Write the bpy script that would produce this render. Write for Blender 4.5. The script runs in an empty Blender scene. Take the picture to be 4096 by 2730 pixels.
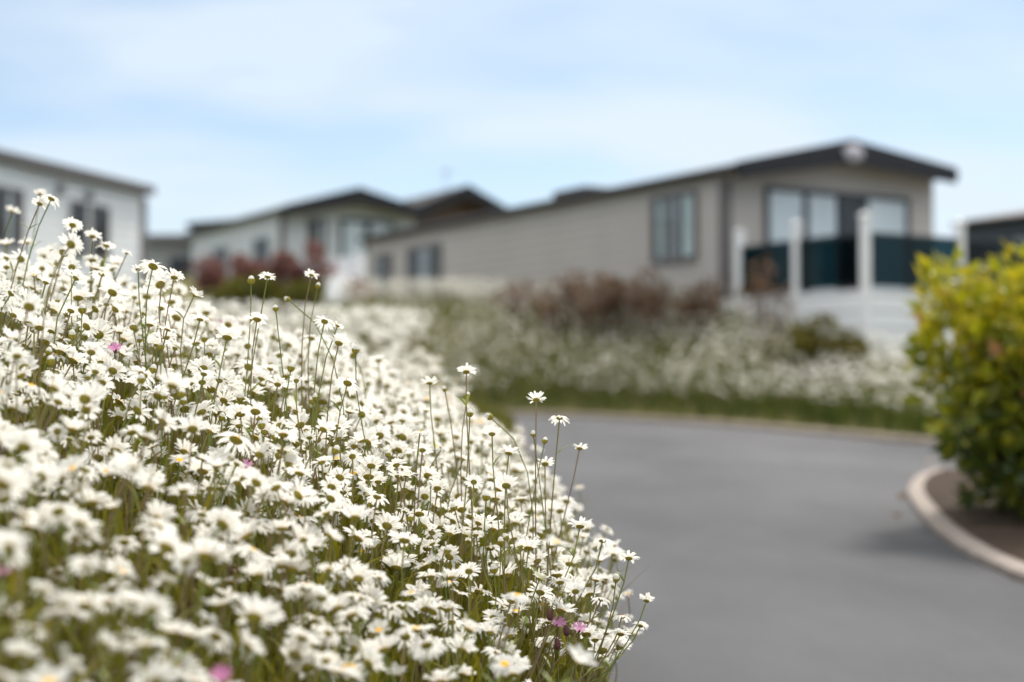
import bpy, math, random
import numpy as np
from mathutils import Vector, Matrix
from mathutils.bvhtree import BVHTree

random.seed(11)
rng = np.random.default_rng(11)
scene = bpy.context.scene
COL = scene.collection
F = 5689.0                      # focal length in photo pixels (50 mm on 36 mm, 4096 px)
CAMZ = 0.65
PITCH = math.atan(135 / F)
CP, SP = math.cos(PITCH), math.sin(PITCH)


def ray(px, py):
    """direction per metre of forward (Y) distance for a point of the photograph"""
    u, v = (px - 2048) / F, (1365 - py) / F
    d = np.array([u, CP - v * SP, SP + v * CP])
    return d / d[1]


def at(px, py, Y):
    d = ray(px, py) * Y
    return Vector((d[0], d[1], d[2] + CAMZ))


def project(p):
    x, y, z = p[0], p[1], p[2] - CAMZ
    f = y * CP + z * SP
    v = -y * SP + z * CP
    return 2048 + F * x / f, 1365 - F * v / f, f


# ------------------------------------------------------------------ materials
def new_mat(name):
    m = bpy.data.materials.new(name)
    m.use_nodes = True
    nt = m.node_tree
    b = nt.nodes['Principled BSDF']
    return m, nt, b


def ramp(nt, fac, stops):
    r = nt.nodes.new('ShaderNodeValToRGB')
    el = r.color_ramp.elements
    while len(el) < len(stops):
        el.new(0.5)
    for e, (p, c) in zip(el, stops):
        e.position = p
        e.color = (*c, 1)
    nt.links.new(fac, r.inputs[0])
    return r.outputs[0]


def noise(nt, scale, detail=4, rough=.55, coord='Object', stretch=None):
    tc = nt.nodes.new('ShaderNodeTexCoord')
    n = nt.nodes.new('ShaderNodeTexNoise')
    n.inputs['Scale'].default_value = scale
    n.inputs['Detail'].default_value = detail
    n.inputs['Roughness'].default_value = rough
    src = tc.outputs[coord]
    if stretch:
        mp = nt.nodes.new('ShaderNodeMapping')
        mp.inputs['Scale'].default_value = stretch
        nt.links.new(src, mp.inputs[0])
        src = mp.outputs[0]
    nt.links.new(src, n.inputs['Vector'])
    return n.outputs[0]


def bump(nt, b, h, strength, dist):
    bp = nt.nodes.new('ShaderNodeBump')
    bp.inputs['Strength'].default_value = strength
    bp.inputs['Distance'].default_value = dist
    nt.links.new(h, bp.inputs['Height'])
    nt.links.new(bp.outputs[0], b.inputs['Normal'])


def mat_noise(name, c0, c1, scale, rough=.8, bmp=0, bdist=.01, bscale=None, spec=.3):
    m, nt, b = new_mat(name)
    n = noise(nt, scale)
    nt.links.new(ramp(nt, n, [(.35, c0), (.65, c1)]), b.inputs['Base Color'])
    b.inputs['Roughness'].default_value = rough
    b.inputs['Specular IOR Level'].default_value = spec
    if bmp:
        bump(nt, b, noise(nt, bscale or scale * 4), bmp, bdist)
    return m


def mat_leaf(name, stops, rough=.5, trans=.3, spec=.3):
    """leaf material: real colour varies leaf by leaf through the 'tone' attribute; thin leaf lets some light through"""
    m, nt, b = new_mat(name)
    a = nt.nodes.new('ShaderNodeAttribute')
    a.attribute_name = 'tone'
    c = ramp(nt, a.outputs['Fac'], stops)
    nt.links.new(c, b.inputs['Base Color'])
    b.inputs['Roughness'].default_value = rough
    b.inputs['Specular IOR Level'].default_value = spec
    t = nt.nodes.new('ShaderNodeBsdfTranslucent')
    nt.links.new(c, t.inputs['Color'])
    mx = nt.nodes.new('ShaderNodeMixShader')
    mx.inputs[0].default_value = trans
    nt.links.new(b.outputs[0], mx.inputs[1])
    nt.links.new(t.outputs[0], mx.inputs[2])
    nt.links.new(mx.outputs[0], nt.nodes['Material Output'].inputs['Surface'])
    return m


def mat_cladding(name, c0, c1, pitch=.15, rough=.55):
    """horizontal boards: shallow sawtooth relief down the wall with a dark joint line"""
    m, nt, b = new_mat(name)
    tc = nt.nodes.new('ShaderNodeTexCoord')
    sp = nt.nodes.new('ShaderNodeSeparateXYZ')
    nt.links.new(tc.outputs['Object'], sp.inputs[0])
    d = nt.nodes.new('ShaderNodeMath'); d.operation = 'DIVIDE'
    d.inputs[1].default_value = pitch
    nt.links.new(sp.outputs['Z'], d.inputs[0])
    fr = nt.nodes.new('ShaderNodeMath'); fr.operation = 'FRACT'
    nt.links.new(d.outputs[0], fr.inputs[0])
    g = ramp(nt, fr.outputs[0], [(0, (0, 0, 0)), (.1, (1, 1, 1)), (1, (.55, .55, .55))])
    bump(nt, b, g, .6, .02)
    n = noise(nt, 1.3, 5)
    c = ramp(nt, n, [(.3, c0), (.7, c1)])
    j = ramp(nt, fr.outputs[0], [(0, (.3, .3, .3)), (.10, (1, 1, 1))])
    mx = nt.nodes.new('ShaderNodeMix'); mx.data_type = 'RGBA'; mx.blend_type = 'MULTIPLY'
    mx.inputs[0].default_value = 1
    nt.links.new(c, mx.inputs[6]); nt.links.new(j, mx.inputs[7])
    nt.links.new(mx.outputs[2], b.inputs['Base Color'])
    b.inputs['Roughness'].default_value = rough
    return m


def mat_glass(name, tint, refl=1.0):
    m, nt, b = new_mat(name)
    t = nt.nodes.new('ShaderNodeBsdfTransparent')
    t.inputs[0].default_value = (*tint, 1)
    g = nt.nodes.new('ShaderNodeBsdfGlossy')
    g.inputs['Roughness'].default_value = .03
    fr = nt.nodes.new('ShaderNodeFresnel')
    fr.inputs[0].default_value = 1.5
    mu = nt.nodes.new('ShaderNodeMath'); mu.operation = 'MULTIPLY'
    mu.inputs[1].default_value = refl
    geo = nt.nodes.new('ShaderNodeNewGeometry')
    fb = nt.nodes.new('ShaderNodeMath'); fb.operation = 'SUBTRACT'; fb.inputs[0].default_value = 1
    nt.links.new(geo.outputs['Backfacing'], fb.inputs[1])
    m2 = nt.nodes.new('ShaderNodeMath'); m2.operation = 'MULTIPLY'
    nt.links.new(fr.outputs[0], m2.inputs[0]); nt.links.new(fb.outputs[0], m2.inputs[1])
    nt.links.new(m2.outputs[0], mu.inputs[0])
    mx = nt.nodes.new('ShaderNodeMixShader')
    nt.links.new(mu.outputs[0], mx.inputs[0])
    nt.links.new(t.outputs[0], mx.inputs[1])
    nt.links.new(g.outputs[0], mx.inputs[2])
    nt.links.new(mx.outputs[0], nt.nodes['Material Output'].inputs['Surface'])
    return m


M = {}
M['petal'] = mat_leaf('petal', [(0, (.80, .79, .75)), (1, (.86, .85, .80))], .6, .52, .2)
M['disc'] = mat_noise('disc', (.72, .36, .01), (.85, .50, .02), 900, .8, .8, .0008, 1500)
M['bract'] = mat_leaf('bract', [(0, (.10, .065, .012)), (.45, (.24, .20, .022)), (1, (.36, .32, .045))], .6, .15)
M['stem'] = mat_leaf('stem', [(0, (.22, .14, .10)), (.4, (.21, .165, .065)), (.7, (.20, .21, .045)), (1, (.14, .19, .035))], .6, .15)
M['leaf'] = mat_leaf('leaf', [(0, (.12, .17, .03)), (1, (.24, .28, .05))], .5, .35)
M['grass'] = mat_leaf('grass', [(0, (.075, .08, .006)), (.35, (.165, .16, .009)), (.7, (.27, .235, .016)), (.9, (.34, .28, .09)), (1, (.42, .33, .18))], .55, .35)
M['grass_far'] = mat_leaf('grass_far', [(0, (.026, .044, .004)), (.5, (.095, .13, .008)), (.85, (.19, .20, .02)), (1, (.34, .28, .12))], .6, .3)
M['verge'] = mat_leaf('verge', [(0, (.075, .08, .012)), (.6, (.13, .13, .02)), (1, (.18, .165, .035))], .6, .3)
M['pink'] = mat_leaf('pink', [(0, (.52, .17, .36)), (1, (.62, .30, .48))], .6, .4)
M['pod'] = mat_leaf('pod', [(0, (.10, .035, .035)), (1, (.16, .07, .05))], .6, .1)
M['soilground'] = mat_noise('soilground', (.07, .066, .018), (.13, .115, .03), 6, .95, .6, .03, 40)
M['soil'] = mat_noise('soil', (.032, .020, .013), (.068, .043, .027), 9, .97, 1, .03, 45)
M['kerb'] = mat_noise('kerb', (.22, .185, .165), (.29, .25, .22), 14, .9, .5, .004, 120)
M['kerbdark'] = mat_noise('kerbdark', (.20, .165, .13), (.30, .25, .20), 9, .9, .5, .004, 120)
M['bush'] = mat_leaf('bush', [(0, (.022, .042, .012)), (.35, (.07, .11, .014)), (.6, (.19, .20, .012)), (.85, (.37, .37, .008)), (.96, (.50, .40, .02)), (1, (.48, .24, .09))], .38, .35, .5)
M['redbush'] = mat_leaf('redbush', [(0, (.08, .05, .035)), (.5, (.23, .105, .09)), (1, (.40, .20, .18))], .5, .3)
M['brownbush'] = mat_leaf('brownbush', [(0, (.055, .040, .015)), (.5, (.17, .105, .062)), (1, (.33, .19, .135))], .5, .3)
M['olive'] = mat_leaf('olive', [(0, (.045, .042, .008)), (.5, (.12, .105, .014)), (1, (.21, .18, .024))], .5, .3)
M['hedge'] = mat_leaf('hedge', [(0, (.03, .042, .008)), (.5, (.11, .11, .014)), (1, (.20, .18, .022))], .5, .3)
M['bark'] = mat_noise('bark', (.045, .032, .022), (.10, .072, .05), 30, .9, .8, .006, 90)
M['deadleaf'] = mat_leaf('deadleaf', [(0, (.30, .17, .10)), (1, (.40, .25, .17))], .7, .2)
M['beige'] = mat_cladding('beige', (.40, .37, .345), (.435, .405, .375))
M['palegrey'] = mat_cladding('palegrey', (.54, .57, .585), (.60, .63, .645))
M['white_clad'] = mat_cladding('white_clad', (.80, .82, .83), (.85, .87, .88))
M['navy'] = mat_cladding('navy', (.035, .048, .065), (.048, .062, .082))
M['brown'] = mat_cladding('brown', (.13, .085, .06), (.18, .115, .08))
M['greywall'] = mat_cladding('greywall', (.30, .31, .30), (.36, .37, .36))
M['vinyl'] = mat_cladding('vinyl', (.74, .75, .77), (.80, .81, .82), .2)
M['post'] = mat_noise('post', (.76, .76, .76), (.82, .82, .82), 3, .4)
M['roof'] = mat_noise('roof', (.017, .015, .016), (.030, .027, .028), 5, .7, .4, .01, 40)
M['roofbrown'] = mat_noise('roofbrown', (.13, .11, .105), (.17, .145, .14), 5, .7, .4, .01, 40)
M['trim'] = mat_noise('trim', (.014, .013, .017), (.021, .020, .025), 8, .5)
M['trimgrey'] = mat_noise('trimgrey', (.15, .14, .145), (.19, .18, .185), 8, .5)
M['frame'] = mat_noise('frame', (.030, .034, .045), (.042, .047, .06), 8, .4)
M['framegrey'] = mat_noise('framegrey', (.11, .10, .10), (.14, .13, .13), 8, .5)
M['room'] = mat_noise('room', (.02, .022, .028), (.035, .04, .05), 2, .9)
M['curtain'] = mat_noise('curtain', (.66, .70, .72), (.78, .81, .83), 2, .9, .6, .05, 12)
M['curtaingreen'] = mat_noise('curtaingreen', (.52, .60, .60), (.62, .70, .69), 2, .9, .6, .05, 12)
M['curtaindull'] = mat_noise('curtaindull', (.28, .30, .32), (.36, .38, .40), 2, .9, .6, .05, 12)
M['glass'] = mat_glass('glass', (.93, .95, .96))
M['darkglass'] = mat_glass('darkglass', (.08, .20, .225), .45)
M['deckboard'] = mat_noise('deckboard', (.28, .27, .26), (.36, .35, .34), 5, .8)
M['badge'] = mat_noise('badge', (.40, .38, .43), (.48, .46, .51), 5, .5)
M['metal'] = mat_noise('metal', (.30, .31, .33), (.4, .41, .43), 6, .4)

# asphalt: fine aggregate, worn paler patches
m, nt, b = new_mat('asphalt')
n1 = noise(nt, .45, 5, .62, 'Object', (1.6, .7, 1)); n2 = noise(nt, 260, 3)
c1 = ramp(nt, n1, [(.3, (.047, .048, .053)), (.7, (.100, .100, .107))])
c2 = ramp(nt, n2, [(.3, (.72, .72, .72)), (.5, (1, 1, 1)), (.72, (1.0, 1.0, 1.0))])
mx = nt.nodes.new('ShaderNodeMix'); mx.data_type = 'RGBA'; mx.blend_type = 'MULTIPLY'; mx.inputs[0].default_value = 1
nt.links.new(c1, mx.inputs[6]); nt.links.new(c2, mx.inputs[7]); nt.links.new(mx.outputs[2], b.inputs['Base Color'])
b.inputs['Roughness'].default_value = .85
b.inputs['Specular IOR Level'].default_value = .3
bump(nt, b, n2, .5, .004)
M['asphalt'] = m
M['seam'] = mat_noise('seam', (.17, .165, .175), (.21, .205, .215), 5, .9)


# ------------------------------------------------------------------ mesh helpers
def link(name, me, mat, parent=None):
    o = bpy.data.objects.new(name, me)
    COL.objects.link(o)
    if mat is not None and not me.materials:
        for mm in (mat if isinstance(mat, (list, tuple)) else [mat]):
            me.materials.append(mm)
    if parent is not None:
        o.parent = parent
    return o


def mesh_np(name, V, Q, tone=None, mi=None, smooth=True):
    """mesh from numpy arrays; Q holds quads, a repeated last index marks a triangle"""
    me = bpy.data.meshes.new(name)
    V = np.asarray(V, dtype=np.float32)
    Q = np.asarray(Q, dtype=np.int32)
    tri = Q[:, 2] == Q[:, 3]
    cnt = np.where(tri, 3, 4)
    keep = np.ones_like(Q, dtype=bool)
    keep[tri, 3] = False
    loops = Q[keep]
    start = np.concatenate([[0], np.cumsum(cnt)[:-1]])
    me.vertices.add(len(V)); me.vertices.foreach_set('co', V.ravel())
    me.loops.add(len(loops)); me.loops.foreach_set('vertex_index', loops)
    me.polygons.add(len(Q)); me.polygons.foreach_set('loop_start', start.astype(np.int32))
    if mi is not None:
        me.polygons.foreach_set('material_index', np.asarray(mi, dtype=np.int32))
    me.polygons.foreach_set('use_smooth', np.full(len(Q), smooth))
    me.update(calc_edges=True)
    if tone is not None:
        a = me.attributes.new('tone', 'FLOAT', 'POINT')
        a.data.foreach_set('value', np.asarray(tone, dtype=np.float32))
    me.validate()
    return me


class Acc:
    """collects pieces into one set of arrays"""
    def __init__(s):
        s.V, s.Q, s.T, s.I, s.n = [], [], [], [], 0

    def add(s, V, Q, T, mi=0):
        V = np.asarray(V); Q = np.asarray(Q)
        s.V.append(V); s.Q.append(Q + s.n)
        s.T.append(np.broadcast_to(np.asarray(T, dtype=float), (len(V),)))
        s.I.append(np.full(len(Q), mi)); s.n += len(V)

    def mesh(s, name):
        return mesh_np(name, np.concatenate(s.V), np.concatenate(s.Q), np.concatenate(s.T), np.concatenate(s.I))


class MB:
    def __init__(s):
        s.v, s.f = [], []

    def box(s, x0, x1, y0, y1, z0, z1):
        n = len(s.v)
        s.v += [(x, y, z) for z in (z0, z1) for y in (y0, y1) for x in (x0, x1)]
        s.f += [tuple(n + i for i in q) for q in ((0, 2, 3, 1), (4, 5, 7, 6), (0, 1, 5, 4), (2, 6, 7, 3), (0, 4, 6, 2), (1, 3, 7, 5))]
        return s

    def prism(s, prof, y0, y1):
        """profile in local X/Z, extruded along local Y"""
        n, k = len(s.v), len(prof)
        s.v += [(x, y0, z) for x, z in prof] + [(x, y1, z) for x, z in prof]
        s.f.append(tuple(n + i for i in range(k)))
        s.f.append(tuple(n + k + i for i in reversed(range(k))))
        for i in range(k):
            j = (i + 1) % k
            s.f.append((n + j, n + i, n + k + i, n + k + j))
        return s

    def tube(s, pts, r, sides=8):
        n = len(s.v)
        pts = [Vector(p) for p in pts]
        for i, p in enumerate(pts):
            d = (pts[min(i + 1, len(pts) - 1)] - pts[max(i - 1, 0)]).normalized()
            a = d.orthogonal().normalized(); b_ = d.cross(a)
            rr = r[i] if isinstance(r, (list, tuple)) else r
            for k in range(sides):
                t = 2 * math.pi * k / sides
                s.v.append(tuple(p + (a * math.cos(t) + b_ * math.sin(t)) * rr))
        for i in range(len(pts) - 1):
            for k in range(sides):
                k2 = (k + 1) % sides
                s.f.append((n + i * sides + k, n + i * sides + k2, n + (i + 1) * sides + k2, n + (i + 1) * sides + k))
        s.f.append(tuple(n + k for k in reversed(range(sides))))
        s.f.append(tuple(n + (len(pts) - 1) * sides + k for k in range(sides)))
        return s

    def build(s, name, mat, parent=None, bevel=0):
        me = bpy.data.meshes.new(name)
        me.from_pydata(s.v, [], s.f)
        me.update()
        import bmesh
        bm = bmesh.new(); bm.from_mesh(me)
        bmesh.ops.recalc_face_normals(bm, faces=bm.faces)
        bm.to_mesh(me); bm.free()
        o = link(name, me, mat, parent)
        if bevel:
            md = o.modifiers.new('bevel', 'BEVEL'); md.width = bevel; md.segments = 2
        return o


def tag(o, label=None, cat=None, group=None, kind=None):
    if label: o['label'] = label
    if cat: o['category'] = cat
    if group: o['group'] = group
    if kind: o['kind'] = kind
    return o


def empty(name, loc, rz=0):
    o = bpy.data.objects.new(name, None)
    o.empty_display_size = .1
    COL.objects.link(o)
    o.location = loc; o.rotation_euler = (0, 0, rz)
    return o


# ------------------------------------------------------------------ the lie of the land
def Rz(y):
    y = np.asarray(y, dtype=float)
    return .01 * np.clip(y - 3, 0, 18)


def road_pt(px, py):
    d = ray(px, py)
    Y = 5.
    for _ in range(40):
        Y = (float(Rz(Y)) - CAMZ) / d[2]
    return (d[0] * Y, Y)


LEFT = [(-1.52, -4), (-.71, -1), (-.17, 1.0), (.154, 2.2), (.22, 2.8), (.25, 4), (.2, 6), (.15, 8), (.08, 10.4), (.08, 12.5),
        (.02, 14.5), (-.5, 16), (-2, 16.7), (-5, 16.9), (-12, 17), (-40, 17)]
FARE = [(-40, 18.9), (-12, 18.9), (-5, 18.9), (-1.6, 18.6)] + [road_pt(*p) for p in
        ((2150, 1664), (2400, 1674), (2700, 1691), (3000, 1713), (3200, 1731), (3450, 1753), (3700, 1776))] + [(4.4, 9.9), (7, 9.2), (14, 8.9), (40, 8.8)]


def smooth_line(P, n=6):
    P = [np.array(p, float) for p in P]
    out = []
    for i in range(len(P) - 1):
        p0, p1, p2, p3 = P[max(i - 1, 0)], P[i], P[i + 1], P[min(i + 2, len(P) - 1)]
        for k in range(n):
            t = k / n
            out.append(.5 * (2 * p1 + (p2 - p0) * t + (2 * p0 - 5 * p1 + 4 * p2 - p3) * t * t + (3 * p1 - p0 - 3 * p2 + p3) * t ** 3))
    out.append(P[-1])
    return np.array(out)


LEFTL, FARL = smooth_line(LEFT), smooth_line(FARE)


def sdist(x, y, L, sign):
    """signed distance to a polyline, positive on the chosen side"""
    x = np.asarray(x, float).ravel(); y = np.asarray(y, float).ravel()
    out = np.empty(len(x))
    for i in range(0, len(x), 4000):
        p = np.stack([x[i:i + 4000], y[i:i + 4000]], 1)[:, None]
        a, bb = L[None, :-1], L[None, 1:]
        ab = bb - a
        t = np.clip(((p - a) * ab).sum(2) / (ab ** 2).sum(2), 0, 1)
        q = a + ab * t[..., None]
        d2 = ((p - q) ** 2).sum(2)
        k = d2.argmin(1)
        r = np.arange(len(k))
        c = ab[0, k, 0] * (p[:, 0, 1] - a[0, k, 1]) - ab[0, k, 1] * (p[:, 0, 0] - a[0, k, 0])
        out[i:i + 4000] = np.sqrt(d2[r, k]) * np.where(c * sign >= 0, 1, -1)
    return out


def dLeft(x, y): return sdist(x, y, LEFTL, 1)
def dFar(x, y): return sdist(x, y, FARL, 1)


def sm(t):
    t = np.clip(t, 0, 1)
    return t * t * (3 - 2 * t)


def smin(a, b, k):
    h = np.clip(.5 + .5 * (b - a) / k, 0, 1)
    return b * (1 - h) + a * h - k * h * (1 - h)


def ground(x, y):
    x = np.asarray(x, float).ravel(); y = np.asarray(y, float).ravel()
    dl, df = dLeft(x, y), dFar(x, y)
    k = np.interp(y, [3, 6], [.518, .95])
    cap = np.interp(y, [1, 2.2, 2.7, 3.4, 4.2, 5.2, 6.5, 8.5, 9.8, 12], [.60, .58, .50, .32, .24, .34, .55, .58, .28, .12])
    bl = smin(np.maximum(dl, 0) * k, cap, .12) * sm(np.maximum(dl, 0) / .06)
    bl = np.where(dl > 0, np.maximum(bl, 0), 0)
    a = x / np.maximum(y, 1)
    hp = np.interp(a, [-.25, -.1, .0, .1146, .17, .2, .273, .35, .5], [1.36, 1.46, 1.40, 1.34, 1.26, 1.08, .60, .35, .3])
    w = np.interp(a, [-.1, .11, .3], [3.6, 3.0, 4.2])
    bf = np.where(df > 0, hp * sm(np.maximum(df, 0) / w) * .95 + hp * .05 * np.clip(df / .5, 0, 1), 0)
    bf = bf + np.where(df > 0, .10 * np.clip(y - 23, 0, 24) * sm(df / 4), 0)
    und = (.02 * np.sin(x * 2.1 + y * .7) + .02 * np.sin(y * 1.7 - x * .9))
    z = Rz(y) - .06 + .09 * sm(np.maximum(dl, df) / .05) + bl + bf + und * sm(np.maximum(dl, df) / .8)
    return z


def g1(x, y): return float(ground([x], [y])[0])


def axis(segs):
    out = []
    for a, b_, n in segs:
        out += list(np.linspace(a, b_, n, endpoint=False))
    out.append(segs[-1][1])
    return np.array(out)


gx = axis([(-600, -60, 10), (-60, -12, 24), (-12, -3, 45), (-3, .6, 60), (.6, 8, 74), (8, 60, 26), (60, 600, 10)])
gy = axis([(-400, -40, 6), (-40, -4, 12), (-4, 0, 16), (0, 4, 60), (4, 24, 134), (24, 60, 30), (60, 900, 14)])
X, Y = np.meshgrid(gx, gy)
Z = ground(X, Y)
V = np.stack([X.ravel(), Y.ravel(), Z], 1)
nx, ny = len(gx), len(gy)
ii, jj = np.meshgrid(np.arange(nx - 1), np.arange(ny - 1))
q0 = (jj * nx + ii).ravel()
Q = np.stack([q0, q0 + 1, q0 + nx + 1, q0 + nx], 1)
tag(link('ground', mesh_np('ground', V, Q), M['soilground']), kind='structure')

# road sheet, lying on the ground between the banks
rx = axis([(-45, 45, 90)]); ry = axis([(-60, 3, 10), (3, 22, 40)])
X, Y = np.meshgrid(rx, ry)
nx = len(rx)
ii, jj = np.meshgrid(np.arange(nx - 1), np.arange(len(ry) - 1))
q0 = (jj * nx + ii).ravel()
V = np.stack([X.ravel(), Y.ravel(), Rz(Y.ravel())], 1)
tag(link('road', mesh_np('road', V, np.stack([q0, q0 + 1, q0 + nx + 1, q0 + nx], 1)), M['asphalt']), kind='structure')


def offset(L, d):
    L = np.asarray(L)
    t = np.gradient(L, axis=0)
    t /= np.linalg.norm(t, axis=1, keepdims=True)
    return L + np.stack([-t[:, 1], t[:, 0]], 1) * d


def strip(name, L, d0, d1, h, mat, joint=None):
    """kerb with a rounded top along a line, from offset d0 to d1, h above the road"""
    w = d1 - d0
    prof = [(d0, -.05), (d0, h * .7), (d0 + w * .12, h), (d1 - w * .12, h), (d1, h * .7), (d1, -.05)]
    rows = []
    for d, z in prof:
        P = offset(L, d)
        rows.append(np.column_stack([P, Rz(P[:, 1]) + z]))
    k = len(L)
    V = np.concatenate(rows)
    Q = [(r * k + i, r * k + i + 1, (r + 1) * k + i + 1, (r + 1) * k + i) for r in range(len(prof) - 1) for i in range(k - 1)]
    return tag(link(name, mesh_np(name, V, Q, smooth=False), mat), kind='structure')


strip('kerb', LEFTL[LEFTL[:, 1] > 6.5], -.02, .09, .025, M['kerb'])
strip('kerb', FARL, -.02, .10, .05, M['kerbdark'])
# pale seam line in the tarmac, along the far kerb
P0, P1 = offset(FARL, -.62), offset(FARL, -.655)
k = len(P0)
V = np.concatenate([np.column_stack([P, Rz(P[:, 1]) + .004]) for P in (P0, P1)])
tag(link('road_markings', mesh_np('road_markings', V, [(i, i + 1, k + i + 1, k + i) for i in range(k - 1)]), M['seam']), kind='structure')

# island bed with its kerb on the right
isl = [road_pt(4140, 2345), road_pt(4000, 2290), road_pt(3870, 2225), road_pt(3750, 2140), road_pt(3668, 2050), road_pt(3632, 1985),
       road_pt(3650, 1935), road_pt(3705, 1905), road_pt(3790, 1893)]
isl = [(2.6, 2.6), (1.75, 3.45)] + isl + [(3.1, 8.2), (4.4, 8.3), (5.6, 7.4), (5.9, 5.4), (5.0, 3.4), (3.6, 2.5), (2.6, 2.6)]
ISL = smooth_line(isl, 8)
strip('kerb', ISL, -.092, 0, .032, M['kerb'])
inner = offset(ISL, -.078)
ctr = inner.mean(0)
acc = Acc()
rings = 8
V, Q = [], []
for r in range(rings + 1):
    f = 1 - r / rings
    P = ctr + (inner - ctr) * f
    nz = .035 + .06 * (1 - f) + .012 * np.sin(P[:, 0] * 9) * np.sin(P[:, 1] * 8) * (1 - f ** 4)
    V.append(np.column_stack([P, Rz(P[:, 1]) + nz]))
k = len(inner)
for r in range(rings):
    for i in range(k - 1):
        Q.append((r * k + i, r * k + i + 1, (r + 1) * k + i + 1, (r + 1) * k + i))
tag(link('soil_bed', mesh_np('soil_bed', np.concatenate(V), Q), M['soil']), kind='structure')


# ------------------------------------------------------------------ foliage
def frames(n, up=.5):
    """random leaf frames: outward axis given later"""
    v = rng.normal(size=(n, 3))
    return v / np.linalg.norm(v, axis=1, keepdims=True)


def leaves(centres, outward, length, width, tone, jitter=.6, fold=.25):
    """folded pointed leaves, 2 quads + tip each; returns arrays"""
    n = len(centres)
    d = outward + rng.normal(size=(n, 3)) * jitter
    d /= np.linalg.norm(d, axis=1, keepdims=True)
    s = np.cross(d, rng.normal(size=(n, 3)))
    s /= np.linalg.norm(s, axis=1, keepdims=True)
    u = np.cross(s, d)
    L = (length * rng.uniform(.7, 1.25, n))[:, None]
    W = (width * rng.uniform(.75, 1.2, n))[:, None] * .5
    c = centres
    P = [c, c + d * L * .45 - s * W + u * W * fold * 2, c + d * L * .5, c + d * L * .45 + s * W + u * W * fold * 2, c + d * L - u * L * .08]
    V = np.stack(P, 1).reshape(-1, 3)
    b0 = np.arange(n) * 5
    Q = np.concatenate([np.stack([b0, b0 + 1, b0 + 4, b0 + 2], 1), np.stack([b0, b0 + 2, b0 + 4, b0 + 3], 1)])
    T = np.repeat(tone, 5)
    return V, Q, T


def shrub(name, base, size, nleaf, leaf, mat, label, cat, clumps=14, tone_fn=None, group=None, seed=0, gap=.35, flat=False, extra=()):
    """a shrub: forking stems and a crown of leaf clumps with gaps between"""
    r = np.random.default_rng(seed + 5)
    root = empty(name, base)
    tag(root, label, cat, group)
    sx, sy, sz = size
    cl = []
    stems = MB()
    for i in range(clumps):
        for _ in range(30):
            p = r.uniform(-1, 1, 3)
            if (flat or (p ** 2).sum() < 1 or (name == 'evergreen_bush' and (p ** 6).sum() < 1)) and (p ** 2).sum() > .12:
                break
        if name == 'evergreen_bush': p[0] *= .72 + .28 * min(1, max(0, (p[2] + 1) / .9)); p[1] *= .72 + .28 * min(1, max(0, (p[2] + 1) / .9))
        c = np.array([p[0] * sx * .8, p[1] * sy * .8, sz * ((.52 + .46 * p[2]) if name == 'evergreen_bush' else (.54 + .42 * p[2]))])
        rad = np.array([sx, sy, sz * .6]) * r.uniform(.24, .42)
        if flat: rad = np.array([min(sx, sz), sy, sz * .6]) * r.uniform(.3, .5)
        cl.append((c, rad))
        b0 = np.array([c[0] * .12 if not flat else c[0], c[1] * .12, -.05])
        mid = b0 * .4 + c * .6 + np.array([0, 0, -.12 * sz]) + r.normal(size=3) * .03 * sz
        stems.tube([b0, mid, c], [.018 * sz + .004, .012 * sz + .003, .004 * sz + .001], 5)
    for ex, ey, ez, er in extra:            # leading shoots standing above the rest
        cl.append((np.array([ex, ey, ez]), np.array([er, er, er * 1.1])))
        stems.tube([(ex * .2, ey * .2, -.05), (ex * .7, ey * .7, ez * .5), (ex, ey, ez)], [.018, .012, .004], 5)
    stems.build('stem', M['bark'], root)
    w = np.array([np.prod(q[1]) ** (2 / 3) for q in cl]); w /= w.sum()
    pick = r.choice(len(cl), nleaf, p=w)
    C = np.array([q[0] for q in cl])[pick]; R = np.array([q[1] for q in cl])[pick]
    v = r.normal(size=(nleaf, 3)); v /= np.linalg.norm(v, axis=1, keepdims=True)
    rad = r.uniform(gap, 1, nleaf)[:, None] ** .6
    P = C + v * R * rad
    P[:, 2] = np.maximum(P[:, 2], .03)
    out = v * .8 + np.array([0, 0, .55])
    tone = tone_fn(P, r) if tone_fn else np.clip(.5 + .25 * r.normal(size=nleaf), 0, 1)
    V, Q, T = leaves(P, out, leaf[0], leaf[1], tone)
    link('leaves', mesh_np('leaves', V, Q, T), mat, root)
    return root


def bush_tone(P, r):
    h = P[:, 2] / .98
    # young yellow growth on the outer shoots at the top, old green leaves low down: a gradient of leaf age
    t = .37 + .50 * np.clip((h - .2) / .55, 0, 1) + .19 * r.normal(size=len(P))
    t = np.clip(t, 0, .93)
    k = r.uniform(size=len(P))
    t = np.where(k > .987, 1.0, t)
    return t


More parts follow.
